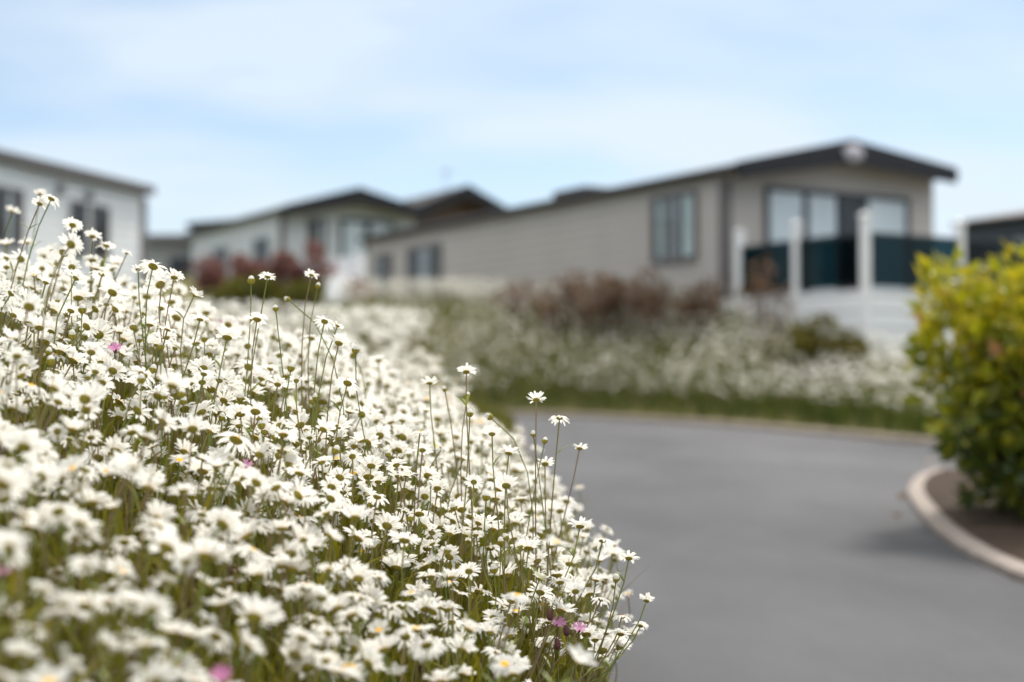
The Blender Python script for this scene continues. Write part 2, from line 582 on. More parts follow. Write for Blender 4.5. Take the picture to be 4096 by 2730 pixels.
B = at(3990, 1500, 6.1)
bz = float(Rz(6.1)) + .06
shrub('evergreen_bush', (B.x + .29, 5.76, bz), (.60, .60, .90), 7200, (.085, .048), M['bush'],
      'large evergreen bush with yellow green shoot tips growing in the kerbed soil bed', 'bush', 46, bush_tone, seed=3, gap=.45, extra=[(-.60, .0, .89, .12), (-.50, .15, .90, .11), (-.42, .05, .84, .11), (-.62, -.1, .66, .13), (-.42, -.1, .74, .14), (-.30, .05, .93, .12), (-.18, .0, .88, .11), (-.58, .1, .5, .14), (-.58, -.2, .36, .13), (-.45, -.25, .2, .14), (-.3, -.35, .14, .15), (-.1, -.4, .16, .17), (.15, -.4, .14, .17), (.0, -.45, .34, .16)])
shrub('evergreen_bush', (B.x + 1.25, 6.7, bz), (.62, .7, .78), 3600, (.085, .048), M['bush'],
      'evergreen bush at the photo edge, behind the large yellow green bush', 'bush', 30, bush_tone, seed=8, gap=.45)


def rel(px, py, Y):
    p = at(px, py, Y)
    return p


def bush_at(name, px, pyt, Y, wpx, label, cat, mat, n, leaf, seed, group=None, depth=.5, flat=False, clumps=12):
    """shrub whose top reaches photo point (px, pyt) at distance Y, standing on the ground there"""
    p = at(px, pyt, Y)
    gz = g1(p.x, p.y)
    h = max(p.z - gz, .25)
    return shrub(name, (p.x, p.y, gz), (wpx / F * Y * .5, depth, h), n, leaf, mat, label, cat, clumps, seed=seed, group=group, flat=flat)


RG = 'red leaved shrubs below the pale lodge'
bush_at('red_shrub', 830, 1050, 27.5, 200, 'red leaved shrub at the left end of the row below the pale lodge', 'shrub', M['redbush'], 1500, (.10, .05), 21, RG)
bush_at('red_shrub', 985, 1035, 27, 190, 'red leaved shrub under the larger side window of the pale lodge', 'shrub', M['redbush'], 1500, (.10, .05), 22, RG)
bush_at('red_shrub', 1120, 1030, 27, 170, 'red leaved shrub below the corner of the pale lodge', 'shrub', M['redbush'], 1500, (.10, .05), 23, RG)
bush_at('red_shrub', 1255, 995, 26.5, 200, 'tallest red leaved shrub, left of the white steps', 'shrub', M['redbush'], 1900, (.10, .05), 24, RG)
bush_at('red_shrub', 1440, 1090, 24, 90, 'small red leaved shrub right of the white steps', 'shrub', M['redbush'], 700, (.09, .045), 25, RG)
bush_at('hedge', 1040, 1135, 22, 540, 'low olive green hedge behind the daisies, below the red shrubs', 'hedge', M['hedge'], 5200, (.08, .045), 26, flat=True, clumps=34)
BG = 'bronze leaved shrubs along the beige lodge'
bush_at('bronze_shrub', 2080, 1132, 20.6, 275, 'thin bronze shrub under the blank part of the beige wall', 'shrub', M['brownbush'], 434, (.08, .04), 31, BG, .35)
bush_at('bronze_shrub', 2260, 1107, 19.8, 304, 'bronze shrub left of the darkest shrub by the beige wall', 'shrub', M['brownbush'], 806, (.08, .04), 32, BG, .35)
bush_at('bronze_shrub', 2430, 1094, 19.2, 333, 'darkest and densest bronze shrub by the beige wall', 'shrub', M['brownbush'], 1426, (.08, .04), 33, BG, .4)
bush_at('bronze_shrub', 2620, 1072, 18.8, 319, 'bronze shrub below the near side window of the beige lodge', 'shrub', M['brownbush'], 930, (.08, .04), 34, BG, .35)
bush_at('bronze_shrub', 2830, 1102, 18.2, 290, 'reddish bronze shrub by the corner of the beige lodge', 'shrub', M['brownbush'], 744, (.08, .04), 35, BG, .3)
bush_at('bronze_shrub', 3070, 1082, 17.3, 290, 'bronze shrub growing up against the deck posts', 'shrub', M['brownbush'], 403, (.08, .04), 36, BG, .25)
bush_at('olive_shrub', 3220, 1275, 15.9, 330, 'rounded olive green shrub in front of the white deck skirting', 'shrub', M['olive'], 2600, (.06, .035), 37, None, .45)
bush_at('olive_shrub', 3390, 1350, 15.4, 220, 'small olive green shrub under the deck corner post', 'shrub', M['olive'], 1500, (.06, .035), 38, None, .4)


# ------------------------------------------------------------------ grass
def blades(x, y, z, h, w, tone, lean=.35):
    n = len(x)
    az = rng.uniform(0, 2 * np.pi, n)
    fx, fy = np.cos(az), np.sin(az)
    ld = rng.uniform(0, 2 * np.pi, n)
    la = np.abs(rng.normal(0, lean, n)) * h
    lx, ly = np.cos(ld) * la, np.sin(ld) * la
    b0 = np.stack([x, y, z], 1)
    s = np.stack([fx, fy, np.zeros(n)], 1) * (w * .5)[:, None]
    m1 = b0 + np.stack([lx * .3, ly * .3, h * .55], 1)
    tp = b0 + np.stack([lx, ly, h], 1)
    V = np.stack([b0 - s, b0 + s, m1 + s * .8, m1 - s * .8, tp], 1).reshape(-1, 3)
    k = np.arange(n) * 5
    Q = np.concatenate([np.stack([k, k + 1, k + 2, k + 3], 1), np.stack([k + 3, k + 2, k + 4, k + 4], 1)])
    return V, Q, np.repeat(tone, 5)


def in_view(x, y, z, m=250):
    px, py, f = project((x, y, z))
    return (f > .2) & (px > -m) & (px < 4096 + m) & (py > -m) & (py < 2730 + m + 400)


def scatter(n, x0, x1, y0, y1):
    x, y = rng.uniform(x0, x1, n), rng.uniform(y0, y1, n)
    return x, y


acc = Acc()
x, y = scatter(85000, -2.4, .4, .5, 6)
keep = rng.uniform(size=len(x)) < np.interp(y, [.5, 2.8, 6], [1, .9, .35])
x, y = x[keep], y[keep]
dl = dLeft(x, y); z = ground(x, y)
k_ = (dl > np.interp(y, [2.5, 3.2, 5.2], [.09, .16, .5])) & in_view(x, y, z + .2, 350)
x, y, z = x[k_], y[k_], z[k_]
tone = np.clip(rng.beta(2, 2.2, len(x)), 0, 1)
acc.add(*blades(x, y, z - .02, rng.uniform(.12, .335, len(x)), rng.uniform(.002, .0045, len(x)), tone, .3))
# leafy undergrowth: short broad leaves at all heights among the stems
x, y = scatter(70000, -2.4, .4, .5, 4)
dl = dLeft(x, y); z = ground(x, y)
k_ = (dl > np.interp(y, [2.5, 3.2, 5.2], [.04, .12, .5])) & in_view(x, y, z + .2, 300)
x, y, z = x[k_], y[k_], z[k_]
n_ = len(x)
acc.add(*blades(x, y, z + rng.uniform(0, .22, n_), rng.uniform(.02, .07, n_), rng.uniform(.004, .009, n_), np.clip(rng.normal(.42, .18, n_), 0, .8), 1.0))
tag(link('long_grass', acc.mesh('long_grass'), M['grass']), 'olive green grass and stalks growing thickly between the daisies on the near bank', 'grass', kind='stuff')
acc = Acc()
x, y = scatter(90000, -6, 6, 8.5, 24)
df = dFar(x, y); z = ground(x, y)
k_ = (df > .12) & (df < 4.8) & in_view(x, y, z + .2)
x, y, z, df = x[k_], y[k_], z[k_], df[k_]
tone = np.clip(.42 + .22 * rng.normal(size=len(x)) - .28 + .5 * sm((df - .4) / 1.2), 0, 1)
acc.add(*blades(x, y, z - .02, rng.uniform(.12, .30, len(x)) * np.interp(df, [0, .8, 1.6], [.9, 1.15, .9]), rng.uniform(.006, .014, len(x)), tone, .3))
tag(link('bank_grass', acc.mesh('bank_grass'), M['grass_far']), 'dark green grass and stalks covering the far bank above the road kerb', 'grass', kind='stuff')
acc = Acc()
x, y = scatter(110000, -3, .3, 4.5, 17)
dl = dLeft(x, y); z = ground(x, y)
k_ = (dl > .06) & (dl < 1.6)
x, y, z = x[k_], y[k_], z[k_]
acc.add(*blades(x, y, z - .01, rng.uniform(.03, .09, len(x)), rng.uniform(.004, .008, len(x)), np.clip(rng.normal(.5, .22, len(x)), 0, 1)))
tag(link('verge_grass', acc.mesh('verge_grass'), M['verge']), 'short mown grass of the verge where the road bends away', 'grass', kind='stuff')


# ------------------------------------------------------------------ daisies
def petals_arrays(seed, nseg=4, missing=0., closed=0.):
    r = np.random.default_rng(seed)
    n = int(r.integers(17, 24))
    us = np.linspace(0, 1, nseg + 1)
    wf = np.interp(us, [0, .25, .6, .85, 1], [.45, .8, 1, .88, .42])
    cup, droop = r.uniform(.30, .80) + closed, r.uniform(.15, .55)
    if seed % 100 in (3, 7): cup, droop = .05, .5        # older heads with petals hanging back
    V, Q = [], []
    for i in range(n):
        if r.uniform() < missing:
            continue
        a = 2 * math.pi * (i + r.uniform(-.22, .22)) / n
        L = .0158 * r.uniform(.86, 1.1); W = .0054 * r.uniform(.85, 1.15)
        c = cup + r.normal() * .13; d = droop + r.normal() * .12
        tw = r.normal() * .25
        k = len(V)
        ca, sa = math.cos(a), math.sin(a)
        lift = (i % 2) * .0007
        for u, w in zip(us, wf):
            rad = .0055 + L * u * math.cos(min(c, 1.2) * .7)
            zz = .001 + lift + L * (c * u - d * u * u)
            for s in (-1, 0, 1):
                off = s * W * .5 * w
                uu = rad - (.0006 if (s and u == 1) else 0) + (.0008 if (s == 0 and u == 1) else 0)
                z2 = zz + abs(s) * W * .12 * w + off * tw
                V.append((ca * uu - sa * off, sa * uu + ca * off, z2))
        for j in range(nseg):
            for s in range(2):
                p = k + j * 3 + s
                Q.append((p, p + 3, p + 4, p + 1))
    return np.array(V), np.array(Q)


def dome(r, h, rings, sides, z0, sign=1):
    V = [(0, 0, z0 + sign * h)]; Q = []
    for i in range(1, rings + 1):
        f = i / rings
        for k in range(sides):
            t = 2 * math.pi * k / sides
            V.append((r * math.sin(f * math.pi / 2) * math.cos(t), r * math.sin(f * math.pi / 2) * math.sin(t), z0 + sign * h * math.cos(f * math.pi / 2)))
    for k in range(sides):
        Q.append((0, 1 + k, 1 + (k + 1) % sides, 1 + (k + 1) % sides))
    for i in range(rings - 1):
        for k in range(sides):
            a, b_ = 1 + i * sides + k, 1 + i * sides + (k + 1) % sides
            Q.append((a, a + sides, b_ + sides, b_))
    return np.array(V), np.array(Q)


def bract_arrays(sides=28, rings=4):
    V, Q = dome(.0070, .0038, rings, sides, .0006, -1)
    T = np.full(len(V), .75)
    for i in range(1, rings + 1):
        for k in range(sides):
            idx = 1 + (i - 1) * sides + k
            if i >= 2:
                T[idx] = .85 if (k + i) % 2 else .25
            if i == rings:
                T[idx] = .55 if k % 2 else .05
            if (k + i) % 2 == 0 and i >= 2:
                V[idx] *= 1.03
    return V, Q, T


PET = [petals_arrays(100 + i, 4, missing=.04 if i % 5 else .0, closed=(.35 if i in (9, 10) else 0.)) for i in range(12)]
PET_LO = [petals_arrays(100 + i, 1) for i in range(6)]
RAG = petals_arrays(300, 4, missing=.3)
DISC = dome(.0061, .0032, 3, 16, .0012)
DISC_LO = dome(.0061, .0032, 1, 6, .0012)
BRA = bract_arrays()
BRA_MD = bract_arrays(16, 2)
BRA_LO = bract_arrays(6, 1)


def tm(name, V, Q, T):
    return mesh_np(name, V, Q, np.broadcast_to(T, (len(V),)))


petal_me = [tm('petals', V, Q, .5) for V, Q in PET] + [tm('petals', *RAG, .5)]
for me in petal_me: me.materials.append(M['petal'])
disc_me = mesh_np('disc', *DISC); disc_me.materials.append(M['disc'])
bract_me = mesh_np('bracts', BRA[0], BRA[1], BRA[2]); bract_me.materials.append(M['bract'])


def bez(p0, p1, p2, p3, n):
    t = np.linspace(0, 1, n)[:, None]
    return (1 - t) ** 3 * p0 + 3 * (1 - t) ** 2 * t * p1 + 3 * (1 - t) * t * t * p2 + t ** 3 * p3


def stem_arrays(root, head, nrm, r0=.0012, r1=.0009, n=8, sides=6, bend=.35, wob=.032):
    L = np.linalg.norm(head - root)
    p1 = root + np.array([rng.normal() * wob, rng.normal() * wob, L * .4])
    p2 = head - nrm * L * bend
    C = bez(root, p1, p2, head, n)
    d = np.gradient(C, axis=0); d /= np.linalg.norm(d, axis=1, keepdims=True)
    a = np.cross(d, np.array([1., .2, 0])); a /= np.linalg.norm(a, axis=1, keepdims=True)
    b_ = np.cross(d, a)
    th = 2 * np.pi * np.arange(sides) / sides
    r = np.linspace(r0, r1, n)
    r[-1] *= 1.25
    V = (C[:, None] + (a[:, None] * np.cos(th)[None, :, None] + b_[:, None] * np.sin(th)[None, :, None]) * r[:, None, None]).reshape(-1, 3)
    Q = [(i * sides + k, i * sides + (k + 1) % sides, (i + 1) * sides + (k + 1) % sides, (i + 1) * sides + k) for i in range(n - 1) for k in range(sides)]
    return V, np.array(Q), C, d


def stem_tone(n, sides, t0):
    """stems redden towards the foot in some plants"""
    return np.repeat(np.clip(np.linspace(t0 - .15, t0 + .25, n), 0, 1), sides)


def leaf_strip(p, d, L, W, curl=.4):
    """a narrow toothed stem leaf"""
    d = d / np.linalg.norm(d)
    s = np.cross(d, np.array([0, 0, 1.])); s /= np.linalg.norm(s) + 1e-9
    up = np.cross(s, d)
    us = np.linspace(0, 1, 5); wf = np.array([.3, .8, 1, .75, .05])
    V = []
    for u, w in zip(us, wf):
        c = p + d * L * u + up * L * (-curl * u * u)
        V += [c - s * W * w * .5, c + s * W * w * .5]
    Q = [(2 * i, 2 * i + 1, 2 * i + 3, 2 * i + 2) for i in range(4)]
    return np.array(V), np.array(Q)


def head_matrix(nrm, spin):
    z = Vector(nrm).normalized()
    q = z.to_track_quat('Z', 'Y')
    return (q.to_matrix() @ Matrix.Rotation(spin, 3, 'Z'))


# --- daisies that stand out, where the photograph shows them: px, py, width px, distance, normal (x right, y away, z up), label
PROM = [
    (205, 797, 88, 2.22, (.30, .45, .85), 'tallest daisy with a long curved stem, rising in front of the white lodge'),
    (158, 817, 78, 2.22, (.25, .40, .88), 'tall daisy on a curved stem, just left of the tallest daisy'),
    (160, 778, 62, 2.6, (.0, .30, .9), 'blurred daisy peeping out behind the pair of tallest daisies'),
    (48, 848, 68, 2.75, (.25, .35, .85), 'blurred daisy below left of the tallest pair, in front of the white lodge'),
    (290, 903, 86, 2.3, (.0, .62, .75), 'daisy with upright petals below the twin windows of the white lodge'),
    (283, 980, 112, 1.75, (.2, .85, .4), 'large blurred daisy showing its round green underside, below the twin windows'),
    (370, 948, 78, 2.4, (.05, .45, .85), 'daisy on the crest under the right one of the twin windows'),
    (425, 985, 84, 2.4, (.1, .35, .9), 'blurred daisy on the crest below the corner of the white lodge'),
    (507, 1015, 52, 2.35, (.3, .35, .9), 'small daisy turned aside on a thin slanting stem, below the white lodge corner'),
    (612, 1068, 118, 2.1, (.12, .60, .75), 'widest daisy on the crest, with long white petals'),
    (552, 1080, 66, 2.1, (-.1, .42, .88), 'flat topped daisy touching the left side of the widest crest daisy'),
    (697, 1112, 88, 2.1, (.1, .42, .9), 'daisy at the right end of the crest group, below the red shrubs'),
    (646, 1128, 44, 2.05, (.15, .3, .95), 'half open daisy between the widest crest daisy and its right neighbour'),
    (778, 1180, 80, 2.15, (.62, -.12, .75), 'daisy tipped over to one side on the crest, above the low hedge'),
    (1070, 1110, 74, 2.15, (.08, .36, .9), 'daisy with a forked stem and bud, standing clear below the pale lodge'),
    (1245, 1102, 68, 2.25, (.22, .32, .9), 'daisy topping the leafy branched stem, left of the white steps'),
    (1028, 1280, 104, 2.05, (.12, .42, .88), 'broad daisy under the forked stem daisy'),
    (1298, 1288, 88, 2.1, (.15, .62, .75), 'daisy at the tip of the crest, left one of a touching pair'),
    (1350, 1305, 62, 2.12, (.35, .40, .85), 'smaller daisy overlapping the right side of its crest partner'),
    (800, 1280, 86, 2.05, (.1, .30, .93), 'open daisy with sparse upright petals, second row below the low hedge'),
    (908, 1352, 122, 2.0, (.12, .40, .9), 'wide flat daisy with long spreading petals below the low hedge'),
    (1355, 1375, 100, 2.1, (.2, .5, .85), 'daisy below the touching crest pair, showing a dark green disc'),
    (1390, 1535, 110, 1.98, (.2, .62, .75), 'sharp daisy showing its toothed green underside, below the crest tip'),
    (1110, 1540, 84, 2.0, (.05, .6, .78), 'sharp upright daisy with a wide oval underside in mid bank'),
    (1185, 1525, 66, 2.0, (-.05, .75, .6), 'sharp daisy with a mustard underside facing out of the bank'),
    (1865, 1490, 84, 2.12, (.02, .50, .85), 'daisy standing tall against the dark green of the far bank'),
    (1718, 1535, 78, 2.25, (.0, .35, .9), 'daisy against the pale blurred flower mound, left of the tall dark backed daisy'),
    (2145, 1602, 84, 2.12, (.02, .62, .75), 'round daisy standing alone where the far bank meets the road'),
    (2238, 1674, 86, 2.12, (.1, .32, .93), 'flat topped daisy alone against the top of the grey road'),
    (2318, 1795, 80, 2.25, (.15, .35, .85), 'ragged daisy with missing petals against the grey road'),
    (1968, 1738, 84, 2.08, (.02, .52, .85), 'neat daisy in front of the green verge'),
    (1895, 1930, 76, 2.0, (.02, .8, .55), 'sharp daisy facing away with a ribbed green button underside'),
    (2025, 1945, 108, 1.98, (.06, .66, .72), 'largest sharp daisy in the middle of the photo'),
    (2035, 1815, 90, 2.05, (.15, .36, .9), 'flat daisy between the verge daisy and the largest sharp daisy'),
    (2180, 1858, 92, 2.2, (.02, .55, .8), 'daisy at the road edge, left below the ragged daisy'),
    (1750, 1955, 98, 1.98, (.1, .55, .82), 'sharp daisy with a dark ribbed underside, left of the ribbed button daisy'),
    (2320, 2108, 108, 1.95, (.06, .40, .9), 'wide daisy on a long slanting stem, edging the road'),
    (2410, 2165, 86, 1.98, (.04, .48, .86), 'daisy right of the wide one, edging the road'),
    (2515, 2235, 92, 2.05, (.12, .48, .86), 'daisy standing well out over the road on a thin stem'),
    (2585, 2405, 74, 2.1, (.2, .55, .8), 'farthest out of the daisies leaning over the road'),
    (2562, 2505, 70, 2.12, (.3, .6, .75), 'daisy close below the farthest leaning one, over the road'),
    (2487, 2470, 80, 2.0, (.1, .34, .93), 'flat daisy over the road, upper one of the leaning cluster'),
    (2482, 2538, 96, 1.98, (.15, .42, .88), 'daisy with long petals in the middle of the leaning cluster'),
    (2302, 2368, 92, 1.93, (.0, .72, .65), 'sharp daisy with a round olive underside near the road edge'),
    (2240, 2332, 104, 1.9, (.0, .45, .88), 'daisy left above the round olive one near the road edge'),
    (2405, 2400, 84, 1.98, (.25, .38, .88), 'sharp daisy between the round olive one and the leaning cluster'),
    (2350, 2535, 80, 1.93, (.1, .40, .9), 'daisy beside the pink campion near the road edge'),
    (2192, 2492, 84, 1.9, (.1, .42, .9), 'daisy left of the pink campion near the road edge'),
    (2115, 2195, 118, 1.9, (.12, .42, .9), 'broad daisy left of the wide roadside daisy'),
    (2225, 2175, 120, 1.55, (.25, -.10, .93), 'blurred daisy with a bright yellow centre turned up, near the road edge'),
    (1625, 1905, 90, 2.0, (.1, -.05, .98), 'sharp daisy showing its yellow centre from the side in mid bank'),
    (1680, 1730, 70, 2.05, (.15, .05, .98), 'small daisy with a yellow centre just visible, below the pale flower mound'),
    (2018, 2662, 135, 1.5, (.05, -.35, .9), 'blurred daisy facing the lens with a yellow centre, at the bottom of the bank'),
    (2310, 2645, 150, 1.45, (.5, -.15, .8), 'blurred tilted daisy with a yellow centre, at the bottom near the road'),
    (1515, 2525, 105, 1.6, (.0, -.45, .8), 'small blurred daisy with an orange centre in the lower bank'),
    (2070, 2385, 110, 1.65, (.2, .0, .97), 'blurred daisy with a yellow centre between the sharp flowers, lower bank'),
]

heads = []          # dict per near daisy


def plan(px, py, w, d, n, label=None):
    p = at(px, py, d)
    n = np.array(n, float); n /= np.linalg.norm(n)
    s = w * d / F / .043
    return dict(head=np.array(p), n=n, s=s, label=label, prom=True)


for t in PROM:
    heads.append(plan(*t))

# height the flower tops reach along the crest (plants there are shorter), as a sight line from where the photo was taken
CREST = np.array([(0, 850), (160, 915), (300, 970), (450, 1015), (620, 1075), (720, 1145), (800, 1245), (1000, 1285), (1200, 1310), (1350, 1355), (1500, 1450),
                  (1650, 1545), (1900, 1655), (2100, 1755), (2250, 1865), (2330, 1995), (2400, 2160), (2450, 2360), (2560, 2560), (2620, 2800)])
# the rest of the near bank
nx_, ny_ = scatter(23500, -2.2, .32, .45, 5.2)
kp = rng.uniform(size=len(nx_)) < np.interp(ny_, [.45, .9, 1.3, 2.7, 3.4, 5.2], [.42, .50, .62, .74, .5, .36])
nx_, ny_ = nx_[kp], ny_[kp]
dl = dLeft(nx_, ny_); gz = ground(nx_, ny_)
k_ = dl > np.interp(ny_, [2.5, 3.2, 5.2], [.035, .14, .55])
nx_, ny_, dl, gz = nx_[k_], ny_[k_], dl[k_], gz[k_]
# patchy growth
patch = np.sin(nx_ * 7.3 + 1.1) * np.sin(ny_ * 6.1 + nx_ * 2) * .5 + .5
k_ = rng.uniform(size=len(nx_)) < .62 + .38 * patch
nx_, ny_, dl, gz = nx_[k_], ny_[k_], dl[k_], gz[k_]
for x, y, d_, z in zip(nx_, ny_, dl, gz):
    h = .325 * (1 + rng.normal() * .10) - .10 * abs(rng.normal()) * .5 + (.06 if rng.uniform() < .03 else 0)
    h *= np.interp(d_, [0, .25], [.72, 1])
    px, py, f = project((x, y, z + h))
    if not (-120 < px < 4200 and -100 < py < 2730 + 120):
        continue
    lim = np.interp(px, CREST[:, 0], CREST[:, 1]) + abs(rng.normal()) * 45
    if px > 2500 or (px > 2330 and py < lim):
        continue
    if py < lim and y < 4.2:
        cut = (lim - py) / F * f
        if cut > .17:
            continue
        h -= cut
        px, py, f = project((x, y, z + h))
    tau = rng.normal(.56, .24)
    n = np.array([rng.normal(.10, .28), math.sin(tau), math.cos(tau)])
    if rng.uniform() < .05:
        n = np.array([rng.normal(.1, .3), -rng.uniform(0, .5), 1.0])
    n /= np.linalg.norm(n)
    over = np.interp(d_, [0, .2], [.06, 0])
    heads.append(dict(head=np.array([x + over * rng.uniform(.3, 1) + rng.normal() * .02, y + rng.normal() * .02, z + h]), n=n,
                      s=float(np.clip(rng.normal(.86, .15), .55, 1.25)), label=None, prom=False))

# keep others from standing in front of the ones that stand out
P2 = [project(h['head']) for h in heads]
drop = set()
for i, h in enumerate(heads):
    if not h['prom']:
        continue
    rr = h['s'] * .0215 * F / P2[i][2]
    for j, g in enumerate(heads):
        if g['prom'] or j in drop:
            continue
        r2 = g['s'] * .0215 * F / P2[j][2]
        dx, dy = P2[j][0] - P2[i][0], P2[j][1] - P2[i][1]
        if P2[j][2] < P2[i][2] + .05 and math.hypot(dx, dy * 1.3) < (rr + r2) * .72:
            drop.add(j)
heads = [h for j, h in enumerate(heads) if j not in drop]

# which ones show largest: cast rays from the camera to points of each head
bv, bf = [], []
for i, h in enumerate(heads):
    R = np.array(head_matrix(h['n'], 0)); r = .0205 * h['s']
    k = len(bv)
    for a in range(8):
        t = a * math.pi / 4
        bv.append(tuple(h['head'] + R @ np.array([r * math.cos(t), r * math.sin(t), .003])))
    bf.append(tuple(range(k, k + 8)))
bvh = BVHTree.FromPolygons(bv, bf)
cam = Vector((0, 0, CAMZ))
for i, h in enumerate(heads):
    R = np.array(head_matrix(h['n'], 0)); r = .0205 * h['s']
    vis = tot = 0
    for rr in (0, .5, .85):
        for a in range(1 if rr == 0 else 8):
            t = a * math.pi / 4 + rr
            p = Vector(h['head'] + R @ np.array([rr * r * math.cos(t), rr * r * math.sin(t), .003]))
            px, py, f = project(p)
            tot += 1
            if not (0 < px < 4096 and 0 < py < 2730):
                continue
            d = p - cam
            hit = bvh.ray_cast(cam, d.normalized(), d.length + .01)
            if hit[0] is None or hit[2] == i or (hit[0] - cam).length > d.length - .004:
                vis += 1
    px, py, f = project(h['head'])
    facing = abs(float(np.dot(h['n'], np.array((Vector(h['head']) - cam).normalized()))))
    h['px'], h['py'], h['f'] = px, py, f
    h['area'] = (r * F / f) ** 2 * (facing + .25) * vis / tot
    h['vis'] = vis / tot
order = sorted(range(len(heads)), key=lambda i: (not heads[i]['prom'], -heads[i]['area']))
single = set(order[:300])

used = set()


def place_words(px, py):
    return f"{round(px / 40.96)}% across and {round(py / 27.3)}% down the photo"


GD = 'daisies of the near bank'
stuff = Acc()
for i, h in enumerate(heads):
    head, n, s = h['head'], h['n'], h['s']
    L = .34
    lean = .035 if h['prom'] else .018
    base = head - np.array([n[0] * .10 + rng.normal() * lean, n[1] * .10 + rng.normal() * lean, 0])
    if h['prom'] and h['px'] > 2280:
        base[0] -= .05 + .05 * (h['px'] > 2450)
    bz_ = g1(base[0], base[1])
    if dLeft([base[0]], [base[1]])[0] < .05:
        base[0] -= .07
        bz_ = g1(base[0], base[1])
    base[2] = bz_ - .01
    t0 = float(np.clip(rng.normal(.36, .28), 0, 1))
    stem_bend = .22 if h['prom'] else .25
    if i in single:
        spin = rng.uniform(0, 6.28)
        root = empty('daisy', base)
        if h['label']:
            lab = h['label']
        else:
            k = place_words(h['px'], h['py'])
            side = np.dot(n, np.array((cam - Vector(head)).normalized()))
            look = 'showing its green underside' if side < -.2 else ('with its yellow centre visible' if side > .12 else 'seen edge on')
            blur = 'blurred white daisy' if abs(h['f'] - 2) > .32 else 'sharp white daisy'
            lab = f'{blur} {look}, {k}'
            if lab in used:
                lab = f"{'small' if s < .9 else 'broad'} {lab}"
            if lab in used:
                lab = lab.replace('white daisy', 'daisy') + ', touching another'
        used.add(lab)
        tag(root, lab, 'daisy', GD)
        V, Q, C, D = stem_arrays(base * 0, head - base, n, bend=stem_bend)
        st = link('stem', mesh_np('stem', V, Q, stem_tone(8, 6, t0)), M['stem'], root)
        # stem leaves
        for q in range(3 if h['prom'] else 1):
            kk = int(rng.integers(2, 7))
            az = rng.uniform(0, 6.28)
            dv = np.array([math.cos(az), math.sin(az), .7]) * .8 + D[kk] * .5
            v_, q_ = leaf_strip(C[kk], dv, rng.uniform(.014, .034) * (1.3 if kk < 4 else 1), rng.uniform(.0025, .005))
            link('leaf', tm('leaf', v_, q_, rng.uniform()), M['leaf'], st)
        R = head_matrix(n, spin).to_4x4()
        mt = Matrix.Translation(Vector(head - base)) @ R @ Matrix.Scale(s, 4)
        ragged = h['label'] and 'ragged' in h['label']
        half = h['label'] and 'half open' in h['label']
        pm = petal_me[12] if ragged else petal_me[9] if half else petal_me[int(rng.integers(0, 12)) if rng.uniform() < .35 else int(rng.integers(0, 9))]
        for nm, me in (('petals', pm), ('disc', disc_me), ('bracts', bract_me)):
            o = link(nm, me, None, root)
            o.matrix_local = mt
    elif h['vis'] > 0 or rng.uniform() < .5:
        R = np.array(head_matrix(n, rng.uniform(0, 6.28))) * s
        V, Q = PET[int(rng.integers(0, 12))] if h['f'] < 3.2 else PET_LO[int(rng.integers(0, 6))]
        stuff.add(V @ R.T + head, Q, .5, 0)
        V, Q = DISC_LO
        stuff.add(V @ R.T + head, Q, .5, 1)
        V, Q, T = BRA_MD
        stuff.add(V @ R.T + head, Q, T, 2)
        V, Q, C, D = stem_arrays(base, head, n, n=6, sides=4, bend=stem_bend)
        stuff.add(V, Q, stem_tone(6, 4, t0), 3)
        if h['f'] < 3:
            az = rng.uniform(0, 6.28)
            v_, q_ = leaf_strip(C[3], np.array([math.cos(az), math.sin(az), .8]), rng.uniform(.015, .04), rng.uniform(.0025, .005))
            stuff.add(v_, q_, rng.uniform(), 4)

MD = [M['petal'], M['disc'], M['bract'], M['stem'], M['leaf']]
tag(link('daisies', stuff.mesh('daisies'), MD), 'mass of smaller and half hidden white daisies filling the near bank', 'daisies', kind='stuff')


def mass(name, x, y, z, hgt, label, scale, dens_tilt=.4):
    a = Acc()
    for xx, yy, zz, hh in zip(x, y, z, hgt):
        tau = rng.normal(dens_tilt, .28)
        n = np.array([rng.normal(.08, .3), math.sin(tau), math.cos(tau)]); n /= np.linalg.norm(n)
        s = scale * rng.uniform(.8, 1.2)
        R = np.array(head_matrix(n, rng.uniform(0, 6.28))) * s
        p = np.array([xx, yy, zz + hh])
        V, Q = PET_LO[int(rng.integers(0, 6))]
        a.add(V @ R.T + p, Q, .5, 0)
        V, Q, T = BRA_LO
        a.add(V @ R.T + p, Q, T, 2)
        V, Q, C, D = stem_arrays(np.array([xx - n[0] * .06, yy - n[1] * .06, zz - .01]), p, n, .0015, .0012, n=3, sides=3)
        a.add(V, Q, .5, 3)
    return tag(link(name, a.mesh(name), MD), label, 'daisies', kind='stuff')


# the mound of daisies farther along the near bank
x, y = scatter(9000, -4.2, .1, 5.2, 10.2)
dl = dLeft(x, y); z = ground(x, y)
k_ = (dl > .62) & (rng.uniform(size=len(x)) < np.interp(y, [5, 8.6, 10.2], [.62, .55, .05])) & in_view(x, y, z + .3, 100) & ((y < 8.7) | (dl > .7))
x, y, z = x[k_], y[k_], z[k_]
mass('daisy_mound', x, y, z, rng.uniform(.22, .36, len(x)), 'pale mound of out of focus daisies farther along the near bank, before the verge', 1.0)
